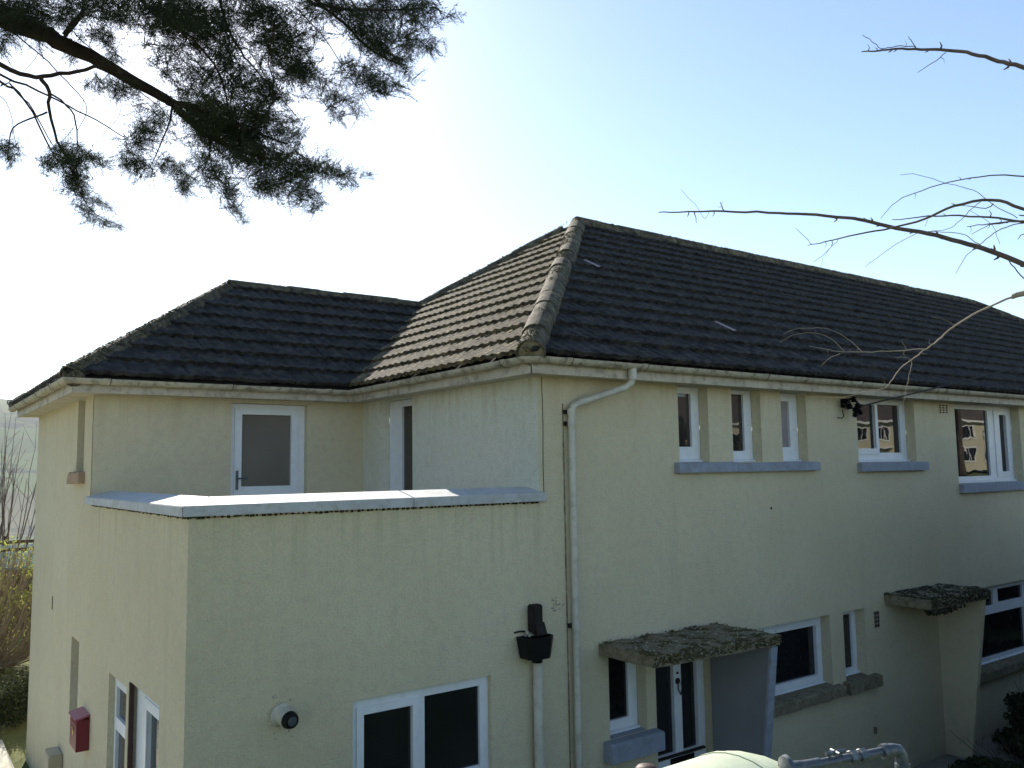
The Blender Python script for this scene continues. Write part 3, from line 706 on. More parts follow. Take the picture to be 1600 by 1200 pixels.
for i in range(3200):
    t = random.random(); an = random.uniform(math.radians(62), math.radians(165)); k = (t*(b-a).length) % .44
    pts.append((a+(b-a)*t + (xx*math.cos(an)+zz*math.sin(an))*(.130-.008*k/.44), random.uniform(.004, .011), .6))
for (a, b, cnt) in ((Vector((D/2, D/2, RZ-.015)), Vector((A2, D/2, RZ-.015)), 900), (Vector((-.2, D+.2, roofz(-.2)-.015)), Vector((D/2, D/2, RZ-.015)), 500)):
    dd = (b-a).normalized(); xx = dd.cross(Vector((0, 0, 1))).normalized(); zz = xx.cross(dd)
    for i in range(cnt):
        an = random.uniform(.5, 2.6); pts.append((a+(b-a)*random.random() + (xx*math.cos(an)+zz*math.sin(an))*.128, random.uniform(.006, .018), .6))
lumps('moss_clumps', pts, roof, 'moss')
pts = []
for (a, b, cnt) in ((Vector((-L-EX, T-EX, eo-.015)), Vector((-L+WL/2, T+WL/2, RW-.02)), 900), (Vector((-L+WL/2, T+WL/2, RW-.02)), Vector((WL/2, T+WL/2, RW-.02)), 500), (Vector((-L-EX, D+EX, eo-.015)), Vector((-L+WL/2, T+WL/2, RW-.02)), 500)):
    dd = (b-a).normalized(); xx = dd.cross(Vector((0, 0, 1))).normalized(); zz = xx.cross(dd)
    for i in range(cnt):
        an = random.uniform(.4, 2.8); pts.append((a+(b-a)*random.random() + (xx*math.cos(an)+zz*math.sin(an))*.098, random.uniform(.006, .016), .6))
for i in range(700):
    d = random.random()*WL/2*.95; x = random.uniform(-L-EX+d+.2, d-.2); dq = round((d+EX)*SECP/EXPO)*EXPO/SECP-EX+random.gauss(0, .02)
    pts.append((Vector((x, T+dq, roofz(dq)+.03)), random.uniform(.006, .016), .6))
lumps('moss_clumps', pts, wroof, 'moss')
pts = []
for i in range(1700):
    d = random.random()*D/2*.97; x = random.uniform(d+.1, 12+d); dq = round((d+EX)*SECP/EXPO)*EXPO/SECP-EX+random.gauss(0, .02)
    pts.append((Vector((x, dq, roofz(dq)+.03)), random.uniform(.006, .016), .6))
lumps('moss_clumps', pts, roof, 'mossdark')

# ------------------------------------------------------------------ porch canopies
def canopy(x0, x1, dep0, dep1, zt, zb, name, matm, n_tuft, label, thr=.0):
    nx, ny = 22, 8; V = []; F = []
    for i in range(nx+1):
        for j in range(ny+1):
            x = x0+(x1-x0)*i/nx; y = -(dep0+(dep1-dep0)*i/nx)*j/ny
            edge = i in (0, nx) or j in (0, ny)
            z = zt + (0 if edge else .012) + .012*noise.noise(Vector((x*6, y*6, 1))) + .005*random.uniform(-1, 1)
            V.append((x + (random.uniform(-.006, .006) if j == ny else 0), min(y, .0) + (random.uniform(-.008, .008) if j == ny else 0), z))
    m_ = ny+1
    for i in range(nx):
        for j in range(ny): F.append((i*m_+j, i*m_+j+1, (i+1)*m_+j+1, (i+1)*m_+j))
    per = [i*m_+ny for i in range(nx+1)]; b0 = len(V)
    ring = [0*m_+j for j in range(ny+1)] + [i*m_+ny for i in range(1, nx+1)] + [nx*m_+j for j in range(ny-1, -1, -1)]
    low = []
    for q in ring: low.append(len(V)); V.append((V[q][0]+random.uniform(-.004, .004), V[q][1]+(.01 if V[q][1] < -.1 else 0), zb+random.uniform(-.005, .005)))
    for k in range(len(ring)-1): F.append((ring[k], low[k], low[k+1], ring[k+1]))
    F.append(tuple(low[::-1]))
    me = bpy.data.meshes.new(name); me.from_pydata(V, [], F); me.materials.append(M['stone']); c = link(name, me, house); c['label'] = label
    P = []
    for i in range(n_tuft*3):
        u = random.random(); x = x0+(x1-x0)*u; dpt = dep0+(dep1-dep0)*u; v = random.random(); nz = noise.noise(Vector((x*5, dpt*v*7, 7)))+.5*noise.noise(Vector((x*17, dpt*v*17, 2)))
        if nz < thr: continue
        P.append(((x, -dpt*v, zt+.010), random.uniform(.004, .010)+.022*max(0, nz-thr), random.uniform(.35, .8)))
    for i in range(n_tuft//4):
        u = random.random(); x = x0+(x1-x0)*u; dpt = dep0+(dep1-dep0)*u; P.append(((x, -dpt-.003, random.uniform(zb+.02, zt)), random.uniform(.006, .018), .9))
    lumps('moss_clumps', P, c, matm)
    P = []
    for i in range(n_tuft//9):
        u = random.random(); x = x0+(x1-x0)*u; dpt = dep0+(dep1-dep0)*u; P.append(((x, -dpt*random.random(), zt+.024), random.uniform(.006, .018), .5))
    for i in range(n_tuft//26):
        u = random.random(); x = x0+(x1-x0)*u; P.append(((x, -(dep0+(dep1-dep0)*u)-.006, random.uniform(zb+.01, zt)), random.uniform(.006, .016), .8))
    lumps('lichen_patches', P, c, 'lichen')
    # blades of grass along the wall side
    Vb = []; Fb = []
    for i in range(n_tuft//3):
        u = random.random(); x = x0+(x1-x0)*u; y = -random.random()*(dep0+(dep1-dep0)*u)*.9; hh = random.uniform(.015, .06); dx, dy = random.gauss(0, .02), random.gauss(0, .02); k = len(Vb)
        Vb += [(x-.002, y, zt), (x+.002, y, zt), (x+dx, y+dy, zt+hh)]; Fb.append((k, k+1, k+2))
    o = link('grass_blades', np_mesh('grass_blades', Vb, Fb, M['moss']), c); o['kind'] = 'stuff'
    return c
canopy(.675, 2.325, .735, .815, -1.665, -1.765, 'canopy', 'moss', 1500, 'moss covered concrete canopy over the entrance door')
canopy(5.53, 6.92, .62, .65, -1.68, -1.80, 'canopy', 'mossdark', 1500, 'dark weathered canopy further along the facade', -.35)
# shaggy roots hanging below the second canopy's left end
P = [((5.55+abs(random.gauss(0, .3)), -random.uniform(.5, .64), -1.81-random.random()*.06), random.uniform(.01, .03), 1.3) for i in range(160)]
tag(lumps('hanging_moss', P, house, 'mossdark'), kind='stuff')
def fin(x, dt, db, mat, label, th=.075):
    mb = MB(); zt, zb = -1.767, GZ
    mb.prism([(x, .0-.001, zb), (x, -db, zb), (x, -dt, zt), (x, -.001, zt)], (th, 0, 0)); o = mb.build('fin_wall', M[mat], house, bevel=.004); o['label'] = label
fin(2.21, .79, .52, 'screen', 'grey tapering side wall under the canopy'); fin(6.80, .63, .33, 'render', 'cream tapering side wall under the canopy')
mb = MB(); mb.prism([(2.20, -.77, -1.775), (2.20, -.80, -1.775), (2.20, -.53, GZ), (2.20, -.50, GZ)], (.095, 0, 0)); mb.build('fin_edge', M['sill'], house)

# ------------------------------------------------------------------ pipes, vents
dp = MB(); dp.tube([(.93, -.30, .935), (.93, -.30, .83)], .042, 12); dp.tube([(.93, -.30, .85), (.925, -.29, .80), (.88, -.25, .755), (.42, -.085, .60), (.375, -.07, .575), (.355, -.062, .52), (.355, -.06, .44)], .034, 12)
dp.tube([(.355, -.06, .47), (.352, -.06, -1.0), (.352, -.06, -2.2), (.36, -.06, GZ+.1)], .034, 12)
pipe = dp.build('downpipe', M['pipe'], house, True)
for z in (.52, .41, -1.45, -3.1):
    MB().lathe((.354, -.06, z-.03), (0, 0, 1), [(0, .040), (.06, .040)], 14).build('pipe_socket', M['pipe'], pipe, True)
    MB().box(.30, .41, -.03, -.002, z-.02, z+.02).build('pipe_bracket', M['rust'], pipe)
st_ = MB(); pz = [.60-.13*i for i in range(36)]
for i in range(35):
    w0, w1 = .012+.008*noise.noise(Vector((pz[i]*4, 0, 0))), .012+.008*noise.noise(Vector((pz[i+1]*4, 0, 0)))
    st_.add([(.300-w0, -.0015, pz[i]), (.302+w0*.4, -.0015, pz[i]), (.302+w1*.4, -.0015, pz[i+1]), (.300-w1, -.0015, pz[i+1])], [(3, 2, 1, 0)])
st_.build('stain_gap_shade', mat_simple('stain_gap_shade', (.20, .14, .10), .9, .1, .35, 7, .2, (.42, .38, .27), .9), house)  # brown dirt line that also paints the shadow gap beside the pipe
# waste hopper, its stub pipe and lower pipe
hp = empty('rainwater_hopper', (-.10, -.1, -1.5)); hp.parent = house; hp.location = Vector((-.10, -.1, -1.5)) - house.location; hp['label'] = 'black hopper head under a brown stub pipe'
def plink(mb, nm, mat, sm=False, bv=0): return mb.build(nm, M[mat], hp, sm, bv)
t = MB(); cx, cy = -.14, -.11; zt_, zb_ = -1.475, -1.66
def rr(z, hw, hd, inset=0): return [(cx-hw, cy+hd+.0, z), (cx-hw, cy-hd*.4, z), (cx-hw*.55, cy-hd, z), (cx+hw*.55, cy-hd, z), (cx+hw, cy-hd*.4, z), (cx+hw, cy+hd, z)]
a_, b_, c_, d_ = rr(zt_, .155, .10), rr(zb_, .125, .085), rr(zt_, .143, .088), rr(zb_+.02, .115, .075)
t.add(a_+b_+c_+d_, [(i, (i+1) % 6, 6+(i+1) % 6, 6+i) for i in range(6)] + [(12+i, 18+i, 18+(i+1) % 6, 12+(i+1) % 6) for i in range(6)] + [(i, 12+i, 12+(i+1) % 6, (i+1) % 6) for i in range(6)] + [tuple(range(6, 12)), tuple(range(18, 24))[::-1]])
plink(t, 'bowl', 'black')
t = MB(); t.lathe((cx, cy, zb_-.03), (0, 0, 1), [(-.01, .045), (.035, .055)], 12); plink(t, 'outlet', 'black', True)
t = MB(); t.box(-.165, -.055, -.10, -.002, -1.46, -1.21); plink(t, 'stub_pipe', 'rust', False, .012)
t = MB(); t.prism([(-.15, -.11, -1.36), (-.05, -.11, -1.36), (-.03, -.13, -1.47), (-.15, -.13, -1.47)], (0, .10, 0)); plink(t, 'spout', 'rust', False, .006)
P = [((random.uniform(-.20, .0), random.uniform(-.06, -.0), -1.46+random.uniform(-.02, .02)), random.uniform(.012, .028), .8) for i in range(40)]
o = lumps('foam_filler', P, hp, 'foam')
MB().tube([(-.31, -.004, -1.44), (-.26, -.012, -1.435), (-.2, -.01, -1.44)], .008, 6).build('cable_end', M['black'], hp)
MB().tube([(-.10, -.06, -1.67), (-.095, -.06, -2.6), (-.09, -.06, GZ+.1)], .045, 12).build('waste_pipe', M['pipe'], house, True)
# boiler flue
fl = MB(); fl.lathe((-2.42, -.001, -1.765), (.12, -1, -.10), [(0, .085), (.015, .085), (.02, .062), (.10, .060), (.105, .068), (.125, .068)], 20)
flo = fl.build('boiler_flue', M['pipe'], house, True)
fl = MB(); fl.lathe(Vector((-2.42, 0, -1.765))+Vector((.12, -1, -.10)).normalized()*.122, (.12, -1, -.10), [(0, .064), (.02, .062), (.045, .052), (.05, .030), (.035, .028)], 20); fl.build('flue_cap', M['black'], flo, True)
fl = MB(); fl.lathe(Vector((-2.42, 0, -1.765))+Vector((.12, -1, -.10)).normalized()*.158, (.12, -1, -.10), [(0, .040), (.018, .034), (.02, .01)], 16); fl.build('flue_core', M['steel'], flo, True)
P = [((-2.42+random.gauss(0, .05), -.002, -1.765+random.gauss(-.03, .07)), random.uniform(.006, .014), .8) for i in range(30)]; lumps('mortar_smear', P, flo, 'foam')
# air bricks
def airbrick(x, z, w_, h_, mat, nx, nz):
    b = MB().box(x-w_/2, x+w_/2, -.008, .004, z-h_/2, z+h_/2).build('air_brick', M[mat], house)
    q = MB()
    for i in range(nx):
        for j in range(nz):
            cx_ = x-w_/2+w_*(i+.5)/nx; cz = z-h_/2+h_*(j+.5)/nz; q.box(cx_-w_*.28/nx, cx_+w_*.28/nx, -.011, -.006, cz-h_*.28/nz, cz+h_*.28/nz)
    q.build('vent_holes', M['darkhole'], b)
airbrick(7.30, .745, .26, .13, 'render', 3, 4); airbrick(5.33, -1.965, .11, .20, 'airbrick', 2, 4)
# patched render beside the pipe and low on the wall
P = [((.17+random.gauss(0, .03), -.001, -1.25+random.gauss(0, .04)), random.uniform(.006, .018), .9) for i in range(22)]
tag(lumps('broken_render', P, house, 'foam'), kind='stuff')
MB().box(5.13, 5.17, -.03, -.001, -3.32, -3.24).build('pipe_clip', M['stone'], house, bevel=.004)

# meter box
mbx = MB(); mbx.box(-L-.14, -L-.001, 4.76, 5.12, GZ+.1, -3.10); mtr = mbx.build('meter_box', M['tan'], house, bevel=.01); MB().box(-L-.144, -L-.1395, 4.79, 5.09, GZ+.15, -3.14).build('door', M['tan'], mtr)
# curl of wire on the far gutter end
tp_ = Vector((-L-GO+.0, D+.25, GH-.02)); cw = MB()
ring = [tp_ + Vector((-.045, 0, .10)) + Vector((math.cos(a)*.036, 0, math.sin(a)*.036)) for a in [2*math.pi*i/14 for i in range(15)]]
cw.tube([tp_, tp_+Vector((-.012, 0, .07)), tp_+Vector((-.006, 0, .10))], .008, 5); cw.tube(ring, .007, 5)
cwo = cw.build('wire_curl', M['wire'], None); tag(cwo, 'small loop of wire sticking up from the far left end of the gutter', 'wire')

# ------------------------------------------------------------------ letter box
lb = empty('letter_box', (-L-.06, 3.48, -2.7)); tag(lb, 'dark red metal post box fixed to the side wall under a tall narrow recess', 'letter box')
b = MB(); b.box(-L-.12, -L-.002, 3.30, 3.66, -2.70, -2.40); b.build('case', M['red'], lb, bevel=.004)
b = MB(); b.prism([(-L-.135, 3.285, -2.405), (-L-.001, 3.285, -2.375), (-L-.001, 3.285, -2.355), (-L-.137, 3.285, -2.388)], (0, .39, 0)); b.build('lid', M['redtop'], lb, bevel=.003)
MB().box(-L-.126, -L-.1195, 3.335, 3.625, -2.455, -2.436).build('slot_flap', M['redtop'], lb, bevel=.002)
em = MB(); em.lathe((-L-.1205, 3.48, -2.545), (-1, 0, 0), [(0, .030), (.003, .028)], 16); em.tube([(-L-.124, 3.455, -2.52), (-L-.126, 3.48, -2.505), (-L-.124, 3.50, -2.50), (-L-.126, 3.515, -2.51)], .005, 5); em.build('horn_emblem', M['gold'], lb)

# ------------------------------------------------------------------ cable and its bracket
br = empty('cable_bracket', (4.865, -.06, .71)); tag(br, 'black cluster of cable insulators on a bracket under the eaves', 'cable bracket')
b = MB(); b.box(4.80, 4.93, -.06, -.002, .69, .80); b.tube([(4.86, -.02, .78), (4.86, -.14, .80), (4.86, -.20, .74)], .014, 6); b.build('bracket_arm', M['black'], br)
for (x, y, z, r) in ((4.80, -.13, .70, .05), (4.88, -.17, .66, .055), (4.95, -.15, .71, .048), (4.84, -.16, .60, .04), (4.93, -.19, .63, .036), (4.74, -.10, .76, .045), (4.90, -.12, .79, .04)):
    MB().lathe((x, y, z-.035), (random.uniform(-.4, .4), random.uniform(-.4, .4), 1), [(0, r*.5), (.01, r), (.022, r*.55), (.036, r*.98), (.048, r*.5), (.06, r*.8), (.07, r*.3)], 9).build('insulator', M['black'], br)
MB().tube([(4.74, -.06, .66), (4.72, -.09, .58), (4.69, -.08, .55), (4.63, -.06, .56)], .007, 5).build('loose_wire', M['black'], br)
pole_top = Vector((3.2, -14.5, 4.4))
c0 = Vector((4.95, -.17, .70)); c1 = at(1600, 567, 13.5); dirc = (c1-c0)
cp = [c0 + dirc*(t/10) + Vector((0, 0, -.06*math.sin(math.pi*t/39))) for t in range(0, 40)]
cab = MB().tube(cp, [.010]*40, 6).build('telephone_cable', M['wire'], None); tag(cab, 'black cable running from the bracket up across the eaves to the right', 'cable')
ep = cp[-1]
pl = empty('telegraph_pole', (ep.x, ep.y, height(ep.x, ep.y))); tag(pl, 'timber pole carrying the cable, off to the right', 'pole')
MB().tube([(ep.x, ep.y, height(ep.x, ep.y)-.2), (ep.x, ep.y, ep.z+.5)], [.13, .10], 10).build('post', M['timber'], pl)

# ------------------------------------------------------------------ gas tank and pipework in front of the camera
tk = empty('gas_tank', (-2.9, -4.55, -1.62)); tag(tk, 'pale green rounded tank standing low in front of the entrance', 'tank')
def at_z(px, py, z):
    d = (_fw + _rt*((px-800)/FPX) - _up*((py-600)/FPX)); return CAM + d*(z/d.z)
def tl_(v): return v
e_ = at_z(1158, 1181, -.80)
b = MB(); R_ = .30; ex = e_.x+.02; ty = e_.y; tz = -.80-R_
prof = [(-1.9, .05), (-1.88, .18), (-1.80, .27), (-1.70, R_), (-.02, R_), (.03, R_*.985), (.08, R_*.93), (.125, R_*.80), (.155, R_*.6), (.17, R_*.3), (.172, .02)]
b.lathe((ex, ty, tz), (1, 0, 0), prof, 40); b.build('shell', M['tank'], tk, True)
b = MB(); b.lathe((ex-.02, ty, tz), (1, 0, 0), [(-.008, R_+.003), (.008, R_+.003)], 40); b.build('weld_seam', M['tank'], tk, True)
for xx in (ex-.3, ex-1.5):
    b = MB(); b.box(xx-.04, xx+.04, ty-.22, ty+.22, -2.6, tz-.18); b.build('leg', M['steel'], tk, bevel=.004)
gp = empty('gas_pipe', (e_.x+.4, e_.y, -1.62)); tag(gp, 'galvanised pipe with round flange, clamp and elbow beside the green tank', 'pipe')
p0, p1 = at_z(1250, 1199, -.815), at_z(1402, 1170, -.795)
d = (p1-p0).normalized()
b = MB(); b.tube([p0, p1-d*.03], .0125, 14); b.build('pipe_run', M['steel'], gp, True)
b = MB(); side = Vector((d.y, -d.x, 0)); pts = [p1-d*.035, p1-d*.015, p1+d*.002+Vector((0, 0, -.004)), p1+d*.012+Vector((0, 0, -.020)), p1+d*.014+Vector((0, 0, -.045))]
b.tube(pts, .0175, 14); b.lathe(p1-d*.05, d, [(0, .020), (.018, .020)], 14); b.lathe(p1+d*.014+Vector((0, 0, -.062)), (0, 0, 1), [(0, .021), (.02, .021)], 14); b.build('elbow', M['steel'], gp, True)
b = MB(); b.tube([p1+d*.014+Vector((0, 0, -.05)), p1+d*.014+Vector((0, 0, -.86))], .016, 12); b.build('upright', M['pipe'], gp, True)
b = MB(); b.lathe(p0, d, [(-.05, .012), (-.045, .036), (-.034, .038), (-.026, .020), (.0, .018), (.02, .016), (.06, .016)], 24); b.build('flange', M['steel'], gp, True)
b = MB()
for k in (.50, .60): b.lathe(p0+(p1-p0)*k, d, [(0, .017), (.004, .020), (.018, .020), (.022, .017)], 8)
b.build('union_nut', M['steel'], gp)
b = MB(); q = p0+(p1-p0)*.36+Vector((0, 0, .022)); b.tube([q-d*.03, q+d*.03], .006, 8); b.tube([q-d*.02, q-d*.02+Vector((0, 0, -.03))], .005, 6); b.tube([q+d*.015, q+d*.015+Vector((0, 0, -.03))], .005, 6); b.tube([q-side*.02, q+side*.02], .005, 6)
b.build('clamp', M['steel'], gp)
# small finial like cap left of the tank
cp_ = at_z(1010, 1199, -1.0)
fp = MB(); fp.lathe((cp_.x, cp_.y, -1.62), (0, 0, 1), [(0, .03), (.585, .03), (.59, .04), (.61, .042), (.625, .03), (.63, .01)], 12); fpo = fp.build('post', M['wood'], None, True); tag(fpo, 'short brown post with a round cap just left of the green tank', 'post')

# ------------------------------------------------------------------ conifer overhanging from the upper left
con = empty('conifer_tree', (-7.9, -2.6, height(-7.9, -2.6))); tag(con, 'large dark conifer whose limb and sprays hang into the upper left of the view', 'conifer')
def spray(seed):
    """one flattened, drooping conifer spray of small scale-leaf twiglets, about 0.3 m long: returns triangles"""
    r = np.random.default_rng(seed); V = []; F = []
    def blade(p, dirv, ln, wd):
        a = r.normal(size=3); s_ = np.cross(dirv, a); s_ /= np.linalg.norm(s_)+1e-9; k = len(V)
        mid = p+dirv*ln*.45
        V.extend([p, mid+s_*wd, p+dirv*ln, mid-s_*wd]); F.append((k, k+1, k+2)); F.append((k, k+2, k+3))
    Ln = .30; nd = 13
    curve = r.uniform(-.25, .25)
    for i in range(nd):
        t = i/(nd-1); p = np.array([t*Ln, curve*t*t*.2, -.05*t*t]); tang = np.array([1, curve*t*.4, -.3*t]); tang /= np.linalg.norm(tang)
        blade(p, tang, .045, .0031)
        for sgn in (-1, 1):
            if r.random() < .12: continue
            ln = (.035+.12*(1-t)**.8*math.sin(math.pi*min(1, t+.28)))*r.uniform(.6, 1.25)
            ang = sgn*r.uniform(.55, .95); ca, sa = math.cos(ang), math.sin(ang)
            dv = np.array([ca*tang[0]-sa*tang[1], sa*tang[0]+ca*tang[1], r.uniform(-.35, .30)]); dv /= np.linalg.norm(dv)
            ns = max(2, int(ln/.017))
            for j in range(ns):
                q = p+dv*ln*j/ns; blade(q, dv, ln/ns*1.5, .0029)
                if r.random() < .8:
                    a2 = r.choice([-1, 1])*r.uniform(.5, .9); c2, s2 = math.cos(a2), math.sin(a2)
                    d2 = np.array([c2*dv[0]-s2*dv[1], s2*dv[0]+c2*dv[1], dv[2]+r.uniform(-.4, .4)]); d2 /= np.linalg.norm(d2)
                    blade(q, d2, r.uniform(.014, .034), .0028)
    return np.array(V), np.array(F)
SPR = [spray(s_) for s_ in range(10)]
limbs = []
def px_line(pts, dist, r0, r1, n=3, jit=0.0):
    out = []
    for i, (x, y) in enumerate(pts):
        dd = dist[0]+(dist[1]-dist[0])*i/(len(pts)-1) if isinstance(dist, tuple) else dist
        out.append(at(x, y, dd))
    # smooth
    sm = []
    for i in range(len(out)-1):
        p0_, p1_, p2_, p3_ = out[max(0, i-1)], out[i], out[i+1], out[min(len(out)-1, i+2)]
        for k in range(n):
            t = k/n; sm.append(.5*((2*p1_)+(-p0_+p2_)*t+(2*p0_-5*p1_+4*p2_-p3_)*t*t+(-p0_+3*p1_-3*p2_+p3_)*t**3))
    sm.append(out[-1]); L_ = len(sm)
    if jit: sm = [p+Vector((random.gauss(0, jit), random.gauss(0, jit), random.gauss(0, jit))) if 0 < i < L_-1 else p for i, p in enumerate(sm)]
    return sm, [r0+(r1-r0)*(i/(L_-1))**.8 for i in range(L_)]
DC = 4.6
trunk_p = at(-640, 60, 4.9)
mb = MB(); mb.tube([(con.location.x, con.location.y, con.location.z-.2), (con.location.x+.05, con.location.y, 1.0), (con.location.x, con.location.y+.1, 5.0), (con.location.x+.1, con.location.y, 9.0)], [.34, .26, .20, .10], 14)
mb.build('trunk', M['bark'], con, True)
base = Vector((con.location.x, con.location.y, 2.9))
l0 = at(-250, -40, 4.7); l1 = at(-20, 18, 4.6)
sm, rs = px_line([(0, 25), (60, 50), (105, 72), (160, 98), (215, 130), (270, 162), (300, 190), (330, 215), (375, 236), (440, 250), (500, 262)], (4.6, 4.5), .046, .002, 3, .004)
mb = MB(); mb.tube([base, (base+l0)/2+Vector((0, 0, .12)), l0]+sm, [.11, .085, .064]+rs, 10)
sm2, rs2 = px_line([(262, 158), (300, 168), (345, 185), (395, 205), (450, 225)], (4.55, 4.35), .020, .004, 3, .003); mb.tube(sm2, rs2, 8)
mb.build('limb', M['bark'], con, True)
tw = MB()
def br_(pts, dist, r0, r1, jit=.002, n_=3): 
    sm, rs = px_line(pts, dist, r0, r1, n_, jit); tw.tube(sm, rs, 6)
br_([(-60, 60), (0, 100), (45, 119), (80, 117), (120, 112), (155, 103)], 4.4, .013, .008)
br_([(62, 118), (76, 143), (76, 172), (90, 220), (108, 250)], 4.4, .010, .004)
br_([(-60, 85), (0, 116), (60, 142), (105, 165), (150, 188), (195, 215)], 4.5, .007, .0025)
br_([(-40, 100), (0, 127), (30, 145), (50, 175), (80, 235), (100, 262)], 4.45, .007, .003)
br_([(15, 130), (30, 145), (52, 172), (75, 215), (95, 245)], 4.35, .004, .002)
br_([(14, 48), (60, 82), (105, 128), (130, 155), (134, 180), (120, 205)], 4.6, .004, .0015)
br_([(74, 175), (50, 185), (20, 200), (15, 225), (12, 250)], 4.4, .005, .002)
br_([(76, 145), (105, 165), (118, 190), (122, 230)], 4.4, .005, .003)
br_([(150, 105), (200, 130), (250, 168), (262, 185)], 4.6, .004, .0015)
br_([(180, 140), (190, 165), (180, 190), (150, 222)], 4.6, .0018, .001); br_([(190, 120), (200, 155), (220, 182)], 4.6, .0018, .001)
br_([(110, 45), (130, 65), (160, 95), (172, 150)], 4.5, .003, .001)
br_([(60, 82), (40, 110), (25, 90)], 4.6, .0014, .0008); br_([(0, 150), (14, 170), (26, 230), (28, 280)], 4.5, .0018, .0009); br_([(130, 155), (115, 200), (55, 265)], 4.4, .0012, .0008)
br_([(470, -20), (500, 5), (540, 14), (600, 16), (660, 12)], 4.4, .012, .004); br_([(480, 0), (525, 25), (560, 60), (590, 85), (635, 102)], 4.5, .010, .003)
br_([(340, -30), (350, 30), (375, 80), (400, 110), (470, 190)], 4.5, .009, .002); br_([(460, 10), (490, 40), (520, 80), (560, 140), (580, 175)], 4.5, .004, .0015)
br_([(200, -30), (240, 20), (300, 60), (345, 120), (360, 190)], 4.4, .010, .003); br_([(430, 30), (420, 100), (440, 150)], 4.4, .004, .002)
br_([(270, 165), (262, 200), (235, 260)], 4.5, .006, .002); br_([(330, 215), (330, 260), (365, 330)], 4.5, .005, .0015); br_([(110, 245), (120, 290), (150, 335), (205, 360)], 4.4, .004, .0012)
br_([(130, 20), (120, 30), (100, 55)], 4.5, .010, .012); br_([(100, 60), (118, 38), (130, 10), (128, -30)], 4.55, .008, .005)
tw.build('branches', M['bark'], con, True)
CAPS = [  # x0,y0,x1,y1,spread, number, size
 (-40, 5, 150, 0, 20, 46, .8), (20, 25, 120, 45, 18, 26, .75), (75, 30, 130, 18, 14, 20, .7), (150, 50, 172, 66, 12, 20, .6), (170, 85, 190, 92, 10, 10, .55), (0, 45, 22, 75, 12, 10, .6),
 (145, 128, 215, 145, 14, 36, .6), (100, 85, 120, 95, 8, 6, .5), (60, 70, 75, 78, 6, 4, .5), (130, 2, 200, 4, 16, 22, .8),
 (205, 10, 330, 60, 32, 95, .95), (240, 15, 400, 30, 30, 95, .95), (250, 85, 340, 130, 20, 44, .8), (335, 60, 395, 180, 27, 80, .9),
 (400, 10, 470, 90, 32, 95, .95), (430, 90, 500, 130, 20, 52, .85), (480, 10, 580, 30, 20, 50, .85), (560, 18, 690, 14, 18, 74, .8),
 (560, 52, 650, 62, 16, 46, .8), (640, 62, 690, 78, 9, 20, .55), (572, 62, 638, 105, 14, 46, .7), (540, 105, 608, 138, 17, 50, .75), (500, 130, 558, 176, 11, 24, .6),
 (515, 165, 535, 190, 7, 12, .5), (590, 120, 630, 140, 6, 8, .4), (400, 125, 450, 150, 18, 30, .8), (385, 180, 465, 192, 12, 36, .6), (395, 155, 425, 165, 12, 14, .6),
 (280, 148, 370, 200, 26, 95, .9), (300, 195, 420, 212, 26, 110, .9), (350, 235, 490, 270, 27, 150, .85), (495, 262, 545, 275, 11, 34, .6), (548, 272, 585, 272, 3, 6, .35),
 (245, 180, 205, 238, 18, 52, .7), (190, 250, 238, 268, 12, 30, .6), (250, 250, 300, 292, 15, 32, .6), (310, 250, 350, 290, 18, 40, .7), (350, 290, 378, 335, 9, 26, .5), (372, 335, 385, 348, 4, 5, .35),
 (400, 290, 495, 308, 14, 52, .7), (478, 316, 500, 328, 5, 8, .4), (285, 290, 292, 300, 5, 6, .4),
 (98, 238, 125, 246, 14, 42, .6), (112, 262, 124, 300, 14, 44, .6), (72, 250, 84, 262, 8, 14, .45), (138, 244, 162, 256, 7, 14, .45), (122, 318, 145, 340, 7, 16, .45), (150, 345, 190, 357, 4, 12, .4), (135, 306, 172, 325, 5, 14, .45),
 (5, 228, 20, 245, 10, 22, .5), (-60, 60, 5, 75, 14, 18, .7), (0, 20, 60, 25, 16, 40, .7), (150, 20, 210, 30, 14, 26, .7), (430, 200, 470, 215, 10, 16, .6),
 (-80, -120, 700, -60, 60, 330, 1.2), (150, -60, 640, -25, 25, 170, 1.1), (-500, -150, -100, 60, 90, 160, 1.3)]
V_all = []; F_all = []; off = 0
for (x0, y0, x1, y1, sp, cnt, sz) in CAPS:
    sp = sp*1.3
    for i in range(int(cnt*(1.9 if y0 > -20 else .5))):
        t = random.random(); px = x0+(x1-x0)*t+random.gauss(0, sp*.55); py = y0+(y1-y0)*t+random.gauss(0, sp*.5)
        P_ = at(px, py, random.gauss(4.55, .20)); V, F = SPR[random.randrange(10)]
        s_ = (.22+.78*sz)*random.uniform(.5, .95)*.62
        dr_ = (_rt*random.uniform(-.75, 1.0) + Vector((0, 0, random.uniform(-1.0, .55))) + _fw*random.gauss(0, .45)).normalized()
        a_ = Vector((random.gauss(0, 1), random.gauss(0, 1), random.gauss(0, 1))); y_ = dr_.cross(a_).normalized(); z_ = dr_.cross(y_)
        Rm = np.array([list(dr_), list(y_), list(z_)])*s_
        W_ = (V - np.array([.13, 0, 0])) @ Rm + np.array(P_); V_all.append(W_); F_all.append(F+off); off += len(W_)
o = link('foliage', np_mesh('foliage', np.concatenate(V_all), np.concatenate(F_all), M['conifer']), con); tag(o, kind='stuff')
print('foliage tris', sum(len(f) for f in F_all))

